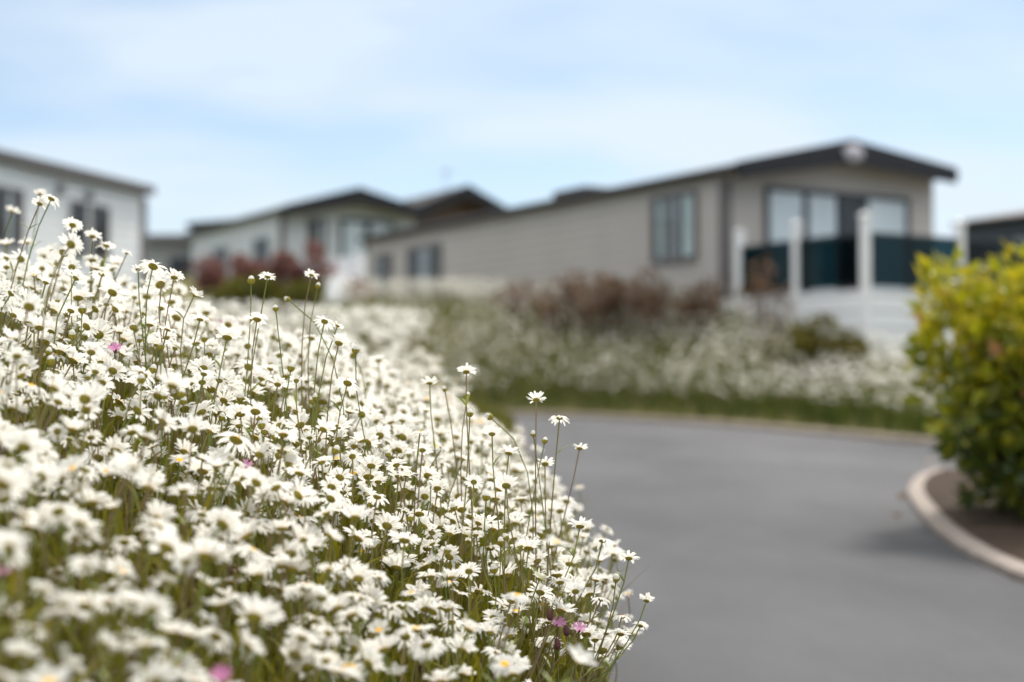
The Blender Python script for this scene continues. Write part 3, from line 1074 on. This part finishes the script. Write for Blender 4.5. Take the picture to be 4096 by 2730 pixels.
# the far bank
x, y = scatter(75000, -6.5, 5.5, 9.5, 26)
df = dFar(x, y); z = ground(x, y)
wave = .5 + .5 * np.sin(x * 3.1 + 2 + np.sin(y * 2)) * np.sin(y * 2.3 + x * 1.3)
low = np.interp(x / y, [0, .12, .2, .28], [.2, .2, .12, .1])
dens = np.interp(df - low, [-.4, .3, 1.6, 3.2, 4.2], [.06, .72, .72, .55, .12]) * (.4 + .6 * wave)
k_ = (df > .3) & (rng.uniform(size=len(x)) < dens) & in_view(x, y, z + .3, 60)
# keep clear of the lodge and its deck
U = np.array([-.512, .859]); W_ = np.array([.859, .512]); C0 = np.array([2.876, 19.2])
r_ = np.stack([x, y], 1) - C0
k_ &= ~((r_ @ W_ > -.25) & (r_ @ U > -3)) & (x / y > -.122)
x, y, z = x[k_], y[k_], z[k_]
df_k = dFar(x, y)
mass('bank_daisies', x, y, z, np.where(df_k < .9, rng.uniform(.16, .48, len(x)), rng.uniform(.28, .5, len(x))), 'out of focus daisies covering the far bank below the beige lodge', 1.2)

# --- buds on stems of their own, and the buds of the forked plants
bud_c = dome(.0052, .0065, 3, 12, 0, -1)
bud_t = dome(.0042, .006, 2, 10, .0, 1)
V, Q = bud_c
bt = np.array([.9 if k % 2 else .35 for k in range(len(V))])
budc_me = mesh_np('calyx', V, Q, bt); budc_me.materials.append(M['bract'])
V, Q = bud_t
budt_me = mesh_np('petal_tip', V, Q, np.full(len(V), .5)); budt_me.materials.append(M['petal'])
BUDS = [(1005, 1120, 2.15, 'slim bud on the left fork of the lone forked daisy stem'),
        (1272, 1142, 2.25, 'bud beside the daisy on the leafy branched stem'),
        (1148, 1197, 2.2, 'drooping green bud left of the leafy branched stem'),
        (1102, 1233, 2.12, 'pale bud right of the lone forked daisy stem'),
        (1423, 1397, 2.1, 'bud standing out right of the crest tip, against the pale mound'),
        (1880, 1652, 2.05, 'tall upright bud against the green verge'),
        (1955, 1666, 2.2, 'nodding bud on a curved stem in front of the verge'),
        (1945, 1985, 1.98, 'sharp ribbed bud left of the largest sharp daisy'),
        (2133, 1735, 2.15, 'small green bud below the round daisy at the road'),
        (2180, 1762, 2.2, 'thin bud at the road edge, left of the ragged daisy'),
        (1778, 1556, 2.25, 'yellowish bud right of the daisy on the pale mound'),
        (1870, 1582, 2.2, 'white tipped bud below the daisy against the dark bank'),
        (2465, 2312, 2.0, 'bud leaning over the road beside the outstanding daisy'),
        (2022, 2148, 1.95, 'fat opening bud in mid bank, above the broad roadside daisy'),
        (1975, 2275, 1.93, 'ribbed bud in the lower bank, below the broad daisy'),
        (1260, 1588, 2.0, 'upright bud right of the mustard backed daisy'),
        (1165, 1470, 2.05, 'half open bud above the mustard backed daisy'),
        (1098, 1745, 1.9, 'bud low in the sharp part of the bank')]
for b_ in range(34):
    BUDS.append((rng.uniform(150, 2300), 0, rng.uniform(1.6, 2.3), None))


def make_bud(px, py, d, label):
    if py == 0:
        p = at(px, 1500, d)
        x_, y_ = p.x, p.y
        if dLeft([x_], [y_])[0] < .1:
            return
        head = np.array([x_, y_, g1(x_, y_) + rng.uniform(.31, .375)])
        q = project(head)
        if not (20 < q[0] < 4000 and 20 < q[1] < 2700):
            return
        label = f'round green bud with a pale tip, {place_words(q[0], q[1])}'
        if label in used:
            return
        used.add(label)
    else:
        head = np.array(at(px, py, d))
    n = np.array([rng.normal(0, .2), rng.normal(.1, .2), 1.]); n /= np.linalg.norm(n)
    if label and ('nodding' in label or 'drooping' in label):
        n = np.array([-.7, 0, .35]); n /= np.linalg.norm(n)
    base = head - np.array([(n[0] * .07 if n[2] > .6 else -.06) + rng.normal() * .035, n[1] * .07, 0])
    if dLeft([base[0]], [base[1]])[0] < .05:
        base[0] -= .08
    base[2] = g1(base[0], base[1]) - .01
    root = empty('daisy_bud', base)
    tag(root, label, 'flower bud', 'daisy buds of the near bank')
    V, Q, C, D = stem_arrays(base * 0, head - base, n, .0012, .0008, bend=.25)
    link('stem', mesh_np('stem', V, Q, stem_tone(8, 6, float(np.clip(rng.normal(.5, .25), 0, 1)))), M['stem'], root)
    mt = Matrix.Translation(Vector(head - base)) @ head_matrix(n, rng.uniform(0, 6)).to_4x4() @ Matrix.Scale(rng.uniform(.85, 1.2), 4)
    for nm, me in (('calyx', budc_me), ('petal_tip', budt_me)):
        o = link(nm, me, None, root); o.matrix_local = mt


for t in BUDS:
    make_bud(*t)

# --- pink campions between the daisies
CAMP = [(460, 1393, 1.95, 'pink campion flower low among the daisies below the white lodge'),
        (982, 1862, 1.85, 'pink campion in the middle of the bank, half hidden by daisies'),
        (924, 2212, 1.72, 'pink campion on a stem with two flowers in a gap of the lower bank'),
        (12, 2282, 1.35, 'blurred magenta campion at the left edge of the photo'),
        (2236, 2492, 1.88, 'pink campion with dark pods near the road edge'),
        (2318, 2512, 1.9, 'pink campion with narrow petals beside the dark pods near the road'),
        (884, 2700, 1.25, 'blurred pink campion at the bottom edge of the photo'),
        (890, 1292, 3.0, 'tall blurred lilac flower spike behind the crest, above the pale mound')]
for px, py, d, label in CAMP:
    head = np.array(at(px, py, d))
    base = head - np.array([.03, 0, 0]); base[2] = g1(base[0], base[1]) - .01
    if base[2] > head[2] - .12: base[2] = head[2] - .12
    root = empty('campion', base); tag(root, label, 'wildflower', 'pink flowers among the daisies')
    n = np.array([.1, -.55, .8]); n /= np.linalg.norm(n)
    V, Q, C, D = stem_arrays(base * 0, head - base, n, .0014, .001)
    link('stem', mesh_np('stem', V, Q, stem_tone(8, 6, .1)), M['stem'], root)
    fl = [(head - base, n, 1.0)]
    if 'two flowers' in label: fl.append((head - base + np.array([.004, 0, -.02]), np.array([.6, -.3, .7]), .85))
    if 'spike' in label: fl = [(head - base + np.array([rng.normal() * .004, 0, -.014 * q]), np.array([rng.normal(), -.6, .4]), .8) for q in range(6)]
    for c, nn, sc in fl:
        R = np.array(head_matrix(nn, rng.uniform(0, 6)))
        V, Q = [], []
        for q in range(5):
            a = q * 2 * math.pi / 5
            ca, sa = math.cos(a), math.sin(a)
            for u, w in ((0, .0012), (.006, .0030), (.0105, .0042)):
                for s_ in (-1, 1):
                    V.append((ca * u - sa * s_ * w, sa * u + ca * s_ * w, u * .25))
            V.append((ca * .0085, sa * .0085, .0022))
            k = q * 7
            Q += [(k, k + 2, k + 3, k + 1), (k + 2, k + 4, k + 6, k + 6), (k + 2, k + 6, k + 3, k + 3), (k + 3, k + 6, k + 5, k + 5)]
        link('petals', tm('petals', (np.array(V) * sc) @ R.T + c, Q, rng.uniform()), M['pink'], root)
        V, Q = dome(.0032, .010, 4, 10, 0, -1)
        link('calyx', tm('calyx', (V * sc) @ R.T + c, Q, .5), M['pod'], root)
    if 'dark pods' in label and 'beside' not in label:
        for q in ((-.012, .0, .008), (.01, 0, -.012), (-.002, 0, -.03)):
            V, Q = dome(.0045, .010, 4, 10, 0, 1)
            V2, Q2 = dome(.0045, .006, 3, 10, 0, -1)
            a = Acc(); a.add(V + head - base + q, Q, .2); a.add(V2 + head - base + q, Q2, .2)
            link('seed_pod', a.mesh('seed_pod'), M['pod'], root)

# --- fallen leaves on the road by the island kerb
for px, py, lab in ((3568, 2068, 'fallen pale brown leaf on the road by the bulge of the kerb'),
                    (3590, 2002, 'fallen brown leaf on the road, above the other one by the kerb'),
                    (3700, 1850, 'fallen brown leaf on the road behind the kerb')):
    x_, y_ = road_pt(px, py)
    V, Q, T = leaves(np.array([[0, 0, .012]]), np.array([[.8, .3, .05]]), .055, .035, np.array([rng.uniform()]), .1)
    o = link('fallen_leaf', mesh_np('fallen_leaf', V, Q, T), M['deadleaf'])
    o.location = (x_, y_, float(Rz(y_)) + .002)
    tag(o, lab, 'leaf', 'leaves fallen on the road')


# ------------------------------------------------------------------ lodges
ANG = math.atan2(.512, .859)


def window(parent, face, a0, a1, z0, z1, panes, framemat, cm='curtain', fw=.06, name='window'):
    """window on the gable (face 'g', along local X at y=0) or the long side (face 's', along local Y at x=0).
    panes: list of (from, to, curtain?) as fractions of the width"""
    def bx(mb, p0, p1, q0, q1, r0, r1):     # p along wall, q = out from wall, r = height
        if face == 'g': mb.box(p0, p1, -q1, -q0, r0, r1)
        else: mb.box(-q1, -q0, p0, p1, r0, r1)
    fr = MB()
    bx(fr, a0, a1, .004, .05, z1 - fw, z1); bx(fr, a0, a1, .004, .06, z0, z0 + fw)
    w = a1 - a0
    edges = sorted({p[0] for p in panes} | {p[1] for p in panes})
    for e in edges:
        c = a0 + w * e
        if e == 0: bx(fr, a0, a0 + fw, .004, .05, z0 + fw, z1 - fw)
        elif e == 1: bx(fr, a1 - fw, a1, .004, .05, z0 + fw, z1 - fw)
        else: bx(fr, c - fw * .6, c + fw * .6, .004, .05, z0 + fw, z1 - fw)
    f = fr.build(name, framemat, parent)
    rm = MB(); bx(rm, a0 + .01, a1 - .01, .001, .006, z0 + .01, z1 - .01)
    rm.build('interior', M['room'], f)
    g = MB(); bx(g, a0 + fw * .6, a1 - fw * .6, .028, .032, z0 + fw * .6, z1 - fw * .6)
    g.build('pane', M['glass'], f)
    for p0, p1, cov in panes:
        if cov:
            c = MB()
            w0, w1 = a0 + w * p0 + fw, a0 + w * p1 - fw
            if cov < 1: w1 = w0 + (w1 - w0) * cov
            if cov < 0: w0 = w1 + (w1 - w0) * cov
            bx(c, w0, w1, .009, .016, z0 + fw, z1 - fw)
            c.build('curtain', M['curtaindull' if cov == 2 else cm], f)
    return f


def lodge(name, loc, ang, W, L, mid, zb, EL, ER, A, wall, label, trim, roofmat, ov=.3, barge=.26, side_ov=.14):
    """loc: near left corner; local X along the gable, local Y along the long side; heights are world z"""
    root = empty(name, (loc[0], loc[1], 0), ang)
    tag(root, label, 'lodge')
    MB().prism([(0, zb), (W, zb), (W, ER), (mid, A), (0, EL)], 0, L).build('wall', wall, root)
    sl = (A - EL) / mid; sr = (A - ER) / (W - mid)
    lx, rx_ = -side_ov, W + side_ov
    t = .09
    top = [(lx, EL - sl * side_ov + .02), (mid, A + .02), (rx_, ER - sr * side_ov + .02)]
    rf = MB().prism([top[0], top[1], top[2], (top[2][0], top[2][1] + t), (mid, A + .02 + t), (top[0][0], top[0][1] + t)], -ov, L + .15)
    roof = rf.build('roof', roofmat, root)
    bb = MB().prism([(lx - .01, top[0][1] - barge * .55), (mid, A + .02 - barge), (rx_ + .01, top[2][1] - barge * .55),
                     (rx_ + .01, top[2][1] + t + .015), (mid, A + t + .035), (lx - .01, top[0][1] + t + .015)], -ov - .035, -ov - .002)
    bb.build('bargeboard', trim, roof)
    gt = MB().tube([(lx - .05, -ov, top[0][1] + .02), (lx - .05, L + .1, top[0][1] + .02)], .05)
    gt.build('gutter', trim, roof)
    gt = MB().tube([(rx_ + .05, -ov, top[2][1] + .02), (rx_ + .05, L + .1, top[2][1] + .02)], .05)
    gt.build('gutter', trim, roof)
    c = MB().box(-.03, .10, -.03, -.002, zb, EL - .1).box(-.03, -.002, -.002, .10, zb, EL - .1)
    c.build('corner_trim', M['framegrey'], root)
    return root, roof


R0 = CAMZ
main, mroof = lodge('beige_lodge', (2.876, 19.2), ANG, 4.0, 11.4, 1.98, R0 + .5, R0 + 2.73, R0 + 2.94, R0 + 3.18, M['beige'],
                    'large beige clad lodge with a dark gable roof and glass fronted deck', M['trim'], M['roof'], ov=.35, barge=.23, side_ov=.07)
# gable: full width glazed doors
window(main, 'g', .70, 3.46, R0 + .98, R0 + 2.60, [(0, .27, 1), (.27, .50, 1), (.50, .68, 0), (.68, 1, 1)], M['frame'], name='patio_door')
window(main, 's', .58, 1.62, R0 + 1.60, R0 + 2.58, [(0, .36, 1), (.36, .68, 2), (.68, 1, .7)], M['framegrey'], 'curtaingreen')
window(main, 's', 8.15, 9.5, R0 + 1.45, R0 + 2.44, [(0, .3, 0), (.3, .7, 1), (.7, 1, 0)], M['framegrey'], 'curtaindull')
window(main, 's', 10.25, 10.95, R0 + 1.45, R0 + 2.40, [(0, .5, 0), (.5, 1, 1)], M['framegrey'], 'curtaindull')
# apex badge: shallow grey oval plate on the gable, gives no light
V, Q = dome(.19, .09, 4, 20, 0)
V = V * np.array([1.0, .62, 1.0])
V = np.stack([V[:, 0] + 2.0, -V[:, 2] - .387, V[:, 1] + R0 + 3.10], 1)
link('wall_badge', tm('wall_badge', V, Q, .5), M['badge'], main)
mb = MB().box(.6, 1.15, 4.3, 5.3, R0 + 2.83, R0 + 3.10)
mb.build('rooflight', M['roof'], mroof, .03)

# deck in front of the gable
deck = empty('deck', (2.876, 19.2, 0), ANG)
tag(deck, 'raised white deck with square white posts and tinted glass panels on the beige lodge', 'deck')
DZ = R0 + 1.03
TOP = R0 + 1.88
MB().box(-.02, 4.6, -2.60, -.06, DZ - .12, DZ).build('floor', M['deckboard'], deck)
MB().box(-.03, -.001, -2.62, -.06, R0 - .3, DZ - .02).build('skirting', M['vinyl'], deck)
MB().box(-.03, 4.6, -2.65, -2.622, R0 - .5, DZ - .02).build('skirting', M['vinyl'], deck)
pw = .047
posts = [(0, -.31), (0, -1.43), (0, -2.62), (1.62, -2.62), (3.2, -2.62), (4.55, -2.62)]
for i, (x_, y_) in enumerate(posts):
    z0 = R0 - .4 if i == 2 else DZ - .3
    pm = MB().box(x_ - pw, x_ + pw, y_ - pw, y_ + pw, z0, TOP)
    po = pm.build('post', M['post'], deck, .008)
    cp = MB()
    n0 = len(cp.v)
    cp.box(x_ - pw - .015, x_ + pw + .015, y_ - pw - .015, y_ + pw + .015, TOP + .002, TOP + .03)
    cp.prism([(x_ - pw, TOP + .031), (x_ + pw, TOP + .031), (x_, TOP + .07)], y_ - pw, y_ + pw)
    cp.build('post_cap', M['post'], po)
for i in range(5):
    (xa, ya), (xb, yb) = posts[i], posts[i + 1]
    if xa == xb:
        p = MB().box(xa - .006, xa + .006, yb + pw, ya - pw, DZ + .03, TOP - .20)
        h = MB().box(xa - .02, xa + .02, yb + pw, ya - pw, TOP - .198, TOP - .17)
    else:
        p = MB().box(xa + pw, xb - pw, ya - .006, ya + .006, DZ + .03, TOP - .20)
        h = MB().box(xa + pw, xb - pw, ya - .02, ya + .02, TOP - .198, TOP - .17)
    g = p.build('glass_panel', M['darkglass'], deck)
    h.build('rail', M['frame'], g)

# pale lodge behind on the left, same lie
cz = at(1095, 855, 38)
pale, proof = lodge('pale_lodge', (cz.x + .2, 38), ANG, 4.0, 7.5, 2.05, cz.z - 3.2, cz.z + .08, cz.z + .2, at(1440, 775, 39).z, M['palegrey'],
                    'pale grey lodge with a dark gable roof, behind the red shrubs', M['trim'], M['roof'], ov=.5, barge=.34)
zt, zl = cz.z - .55, cz.z - 2.2
window(pale, 'g', .76, 1.30, cz.z - 1.05, cz.z - .08, [(0, .5, 0), (.5, 1, .6)], M['framegrey'])
window(pale, 'g', 1.70, 3.36, cz.z - 2.3, cz.z - .02, [(0, .5, 1), (.5, 1, 1)], M['frame'], fw=.10, name='patio_door')
window(pale, 's', .9, 2.0, zl, zt, [(0, .5, 0), (.5, 1, 0)], M['frame'])
window(pale, 's', 4.2, 5.4, zl, zt, [(0, .5, 0), (.5, 1, 0)], M['frame'])
# raised flat roofed annexe to its left, seen above the eave
annp = at(770, 868, 45)
ann, aroof = lodge('grey_annexe', (at(775, 930, 45).x, 45), ANG * .15, 3.2, 3.5, 3.1, annp.z - 3.0, annp.z - .32, annp.z - .05, annp.z - .05, M['greywall'],
                   'low roofed grey annexe joining the left end of the pale lodge', M['trim'], M['roof'], ov=.2, barge=.22)
p3 = at(600, 955, 47)
far, froof = lodge('far_lodge', (p3.x - 1.2, 47), ANG * .3, 4.2, 6, 2.4, p3.z - 2.4, p3.z - .02, p3.z - .05, p3.z + .04, M['greywall'],
                   'distant grey lodge glimpsed between the white lodge and the pale lodge', M['trimgrey'], M['roof'], ov=.2, barge=.2)
window(far, 'g', 1.8, 2.7, p3.z - 1.5, p3.z - .6, [(0, .5, 0), (.5, 1, 0)], M['frame'])

# lodge with the brown gable, between the pale and the beige one
ap = at(1830, 750, 46)
cx, cy = ap.x - 2 * .859, 46 - 2 * .512
brown, broof = lodge('brown_lodge', (cx, cy), ANG, 4.0, 7, 2.0, ap.z - 3.1, ap.z - 1.0, ap.z - 1.0, ap.z - .12, M['brown'],
                     'lodge with a steep dark roof and brown gable, behind the beige lodge', M['trim'], M['roof'], ov=.7, barge=.34)
window(brown, 'g', 1.0, 3.0, ap.z - 2.6, ap.z - 1.3, [(0, .5, 0), (.5, 1, 1)], M['frame'])
ae = MB().tube([(2.1, 1.0, ap.z - .1), (2.1, 1.0, ap.z + .75)], .018, 6)
for q in range(5):
    ae.tube([(2.1 - .25 + .04 * q, 1.0 - .3 + .12 * q, ap.z + .62), (2.1 + .25 - .04 * q, 1.0 - .3 + .12 * q, ap.z + .62)], .008, 5)
ae.build('aerial', M['metal'], broof)

# white lodge on the left: its long side runs away to the right
c1 = at(580, 762, 24)
ang2 = math.atan2(.958, .287)          # local X along the wall (away), wall faces the road
c0 = Vector((c1.x - .287 * 5.2, c1.y - .958 * 5.2, 0))
white, wroof = lodge('white_lodge', (c0.x, c0.y), ang2, 5.2, 4.0, 2.6, c1.z - 2.7, c1.z - .06, c1.z - .06, c1.z - .055, M['white_clad'],
                     'white clad lodge with a thin dark roof edge and narrow windows', M['framegrey'], M['roof'], ov=.12, barge=.04, side_ov=.06)


def wl(px):
    """distance along the white wall for a photo column"""
    k = (px - 2048) / F
    t = (k * c1.y - c1.x) / (.287 - k * .958)
    return 5.2 + t


zt = c1.z - .42
window(white, 'g', wl(275), wl(335), zt - .85, zt, [(0, 1, 0)], M['framegrey'], fw=.05)
window(white, 'g', wl(362), wl(425), zt - .85, zt, [(0, 1, 0)], M['framegrey'], fw=.05)
window(white, 'g', wl(-40), wl(80), zt - .85, zt, [(0, .4, 0), (.4, .75, 1), (.75, 1, 0)], M['framegrey'], fw=.06)
MB().box(5.2 - .12, 5.23, -.03, -.002, c1.z - 2.7, c1.z - .16).build('corner_trim', M['trimgrey'], white)
for px in (228, 345):
    a = wl(px)
    MB().box(a - .06, a + .06, -.08, -.003, c1.z - .38, c1.z - .22).build('wall_light', M['trimgrey'], white, .01)
# dark lodge at the right
pr = at(3850, 885, 30)
dark, droof = lodge('dark_lodge', (pr.x + .512 * 6, 30 - .859 * 6), ANG, 4.0, 6, 2.0, pr.z - 2.4, pr.z - .1, pr.z - .1, pr.z + .25, M['navy'],
                    'dark blue lodge with a brown roof at the edge of the photo, behind the bush', M['trim'], M['roofbrown'], ov=.2)
window(dark, 's', 4.2, 5.35, pr.z - 1.0, pr.z - .42, [(0, .5, 1), (.5, 1, 1)], M['frame'], 'curtaindull')

# white steps by the pale lodge
ps = at(1395, 1180, 25)
steps = empty('deck_steps', (ps.x, 25, 0), ANG * .4)
tag(steps, 'white deck steps between the red shrubs and the beige lodge', 'steps')
zs = at(1395, 1010, 25).z
zg = g1(ps.x, 25) - .2
for k in range(5):
    MB().box(-.32, .30, .2 + .28 * k, .2 + .28 * (k + 1) - .004, zg, zg + .25 + (zs - .35 - zg) * k / 5).build('step', M['post'], steps)
MB().prism([(.302, zg), (.34, zg), (.34, zs), (.302, zs)], .2, 1.7).build('side_panel', M['vinyl'], steps)
MB().box(-.36, .36, 1.72, 1.76, zg, zs + .05).build('panel', M['vinyl'], steps)
for x_ in (-.36, .36):
    MB().box(x_ - .05, x_ + .05, 1.765, 1.87, zg, zs + .2).build('post', M['post'], steps, .006)

# ------------------------------------------------------------------ sky, sun, camera
SUN = Vector((.44, .70, 1.08)).normalized()
elev = math.asin(SUN.z)
azim = math.atan2(SUN.x, SUN.y)
w = bpy.data.worlds.new('World'); scene.world = w
w.use_nodes = True
nt = w.node_tree
bg = nt.nodes['Background']
sky = nt.nodes.new('ShaderNodeTexSky')
sky.sky_type = 'NISHITA'; sky.sun_disc = False
sky.sun_elevation = elev; sky.sun_rotation = azim
sky.air_density = 1.0; sky.dust_density = .15; sky.ozone_density = 2.2
# thin veil of high cloud: noise over the sky plane
tc = nt.nodes.new('ShaderNodeTexCoord')
sp = nt.nodes.new('ShaderNodeSeparateXYZ'); nt.links.new(tc.outputs['Generated'], sp.inputs[0])
ad = nt.nodes.new('ShaderNodeMath'); ad.operation = 'ADD'; ad.inputs[1].default_value = .22; nt.links.new(sp.outputs['Z'], ad.inputs[0])
dx = nt.nodes.new('ShaderNodeMath'); dx.operation = 'DIVIDE'; nt.links.new(sp.outputs['X'], dx.inputs[0]); nt.links.new(ad.outputs[0], dx.inputs[1])
dy = nt.nodes.new('ShaderNodeMath'); dy.operation = 'DIVIDE'; nt.links.new(sp.outputs['Y'], dy.inputs[0]); nt.links.new(ad.outputs[0], dy.inputs[1])
cb = nt.nodes.new('ShaderNodeCombineXYZ'); nt.links.new(dx.outputs[0], cb.inputs[0]); nt.links.new(dy.outputs[0], cb.inputs[1])
mp = nt.nodes.new('ShaderNodeMapping'); mp.inputs['Scale'].default_value = (.9, 1.5, 1); mp.inputs['Rotation'].default_value = (0, 0, .12); mp.inputs['Location'].default_value = (.4, 1.1, 0)
nt.links.new(cb.outputs[0], mp.inputs[0])
nz = nt.nodes.new('ShaderNodeTexNoise'); nz.inputs['Scale'].default_value = 1.6; nz.inputs['Detail'].default_value = 4; nz.inputs['Roughness'].default_value = .45
nt.links.new(mp.outputs[0], nz.inputs['Vector'])
cl = nt.nodes.new('ShaderNodeValToRGB')
cl.color_ramp.elements[0].position = .36; cl.color_ramp.elements[0].color = (.10, .10, .10, 1)
cl.color_ramp.elements[1].position = .62; cl.color_ramp.elements[1].color = (.75, .75, .75, 1)
nt.links.new(nz.outputs[0], cl.inputs[0])
mx = nt.nodes.new('ShaderNodeMix'); mx.data_type = 'RGBA'
def mrange(src, a, b_, c, d):
    n_ = nt.nodes.new('ShaderNodeMapRange')
    for i_, v_ in zip((1, 2, 3, 4), (a, b_, c, d)): n_.inputs[i_].default_value = v_
    nt.links.new(src, n_.inputs[0])
    return n_.outputs[0]


def mth(op, p, q):
    n_ = nt.nodes.new('ShaderNodeMath'); n_.operation = op; n_.use_clamp = False
    for i_, v_ in enumerate((p, q)):
        if isinstance(v_, (int, float)): n_.inputs[i_].default_value = v_
        else: nt.links.new(v_, n_.inputs[i_])
    return n_.outputs[0]


# the veil is thicker towards the horizon (haze) and in the higher cloud overhead, which is also brighter
fac = mth('ADD', mth('ADD', cl.outputs[0], mrange(sp.outputs['Z'], 0, .2, .6, .1)), mrange(sp.outputs['Z'], .3, .6, 0, .9))
fac = mth('MINIMUM', fac, .95)
nt.links.new(fac, mx.inputs[0])
vm = nt.nodes.new('ShaderNodeVectorMath'); vm.operation = 'SCALE'
vc = nt.nodes.new('ShaderNodeMix'); vc.data_type = 'RGBA'
vc.inputs[6].default_value = (6.0, 6.8, 7.5, 1); vc.inputs[7].default_value = (6.55, 6.5, 6.35, 1)
nt.links.new(mrange(sp.outputs['Z'], .26, .6, 0, 1), vc.inputs[0])
nt.links.new(vc.outputs[2], vm.inputs[0])
nt.links.new(mrange(sp.outputs['Z'], .26, .85, 1, 2.4), vm.inputs['Scale'])
nt.links.new(vm.outputs[0], mx.inputs[7])
nt.links.new(sky.outputs[0], mx.inputs[6])
nt.links.new(mx.outputs[2], bg.inputs['Color'])
bg.inputs['Strength'].default_value = .1

sd = bpy.data.lights.new('sun', 'SUN')
sd.energy = 3.2; sd.angle = math.radians(12.0); sd.color = (1, .94, .85)
so = bpy.data.objects.new('sun', sd); COL.objects.link(so)
so.rotation_euler = SUN.to_track_quat('Z', 'Y').to_euler()

cd = bpy.data.cameras.new('camera')
cd.lens = 50; cd.sensor_width = 36; cd.clip_start = .05; cd.clip_end = 3000
cd.dof.use_dof = True; cd.dof.focus_distance = 2.02; cd.dof.aperture_fstop = 2.3; cd.dof.aperture_blades = 0
co = bpy.data.objects.new('camera', cd); COL.objects.link(co)
co.location = (0, 0, CAMZ); co.rotation_euler = (math.pi / 2 + PITCH, 0, 0)
scene.camera = co

scene.view_settings.view_transform = 'Standard'
scene.view_settings.look = 'None'
scene.view_settings.exposure = .44
scene.view_settings.gamma = 1
scene.cycles.use_denoising = True
scene.cycles.max_bounces = 8
scene.cycles.transparent_max_bounces = 12
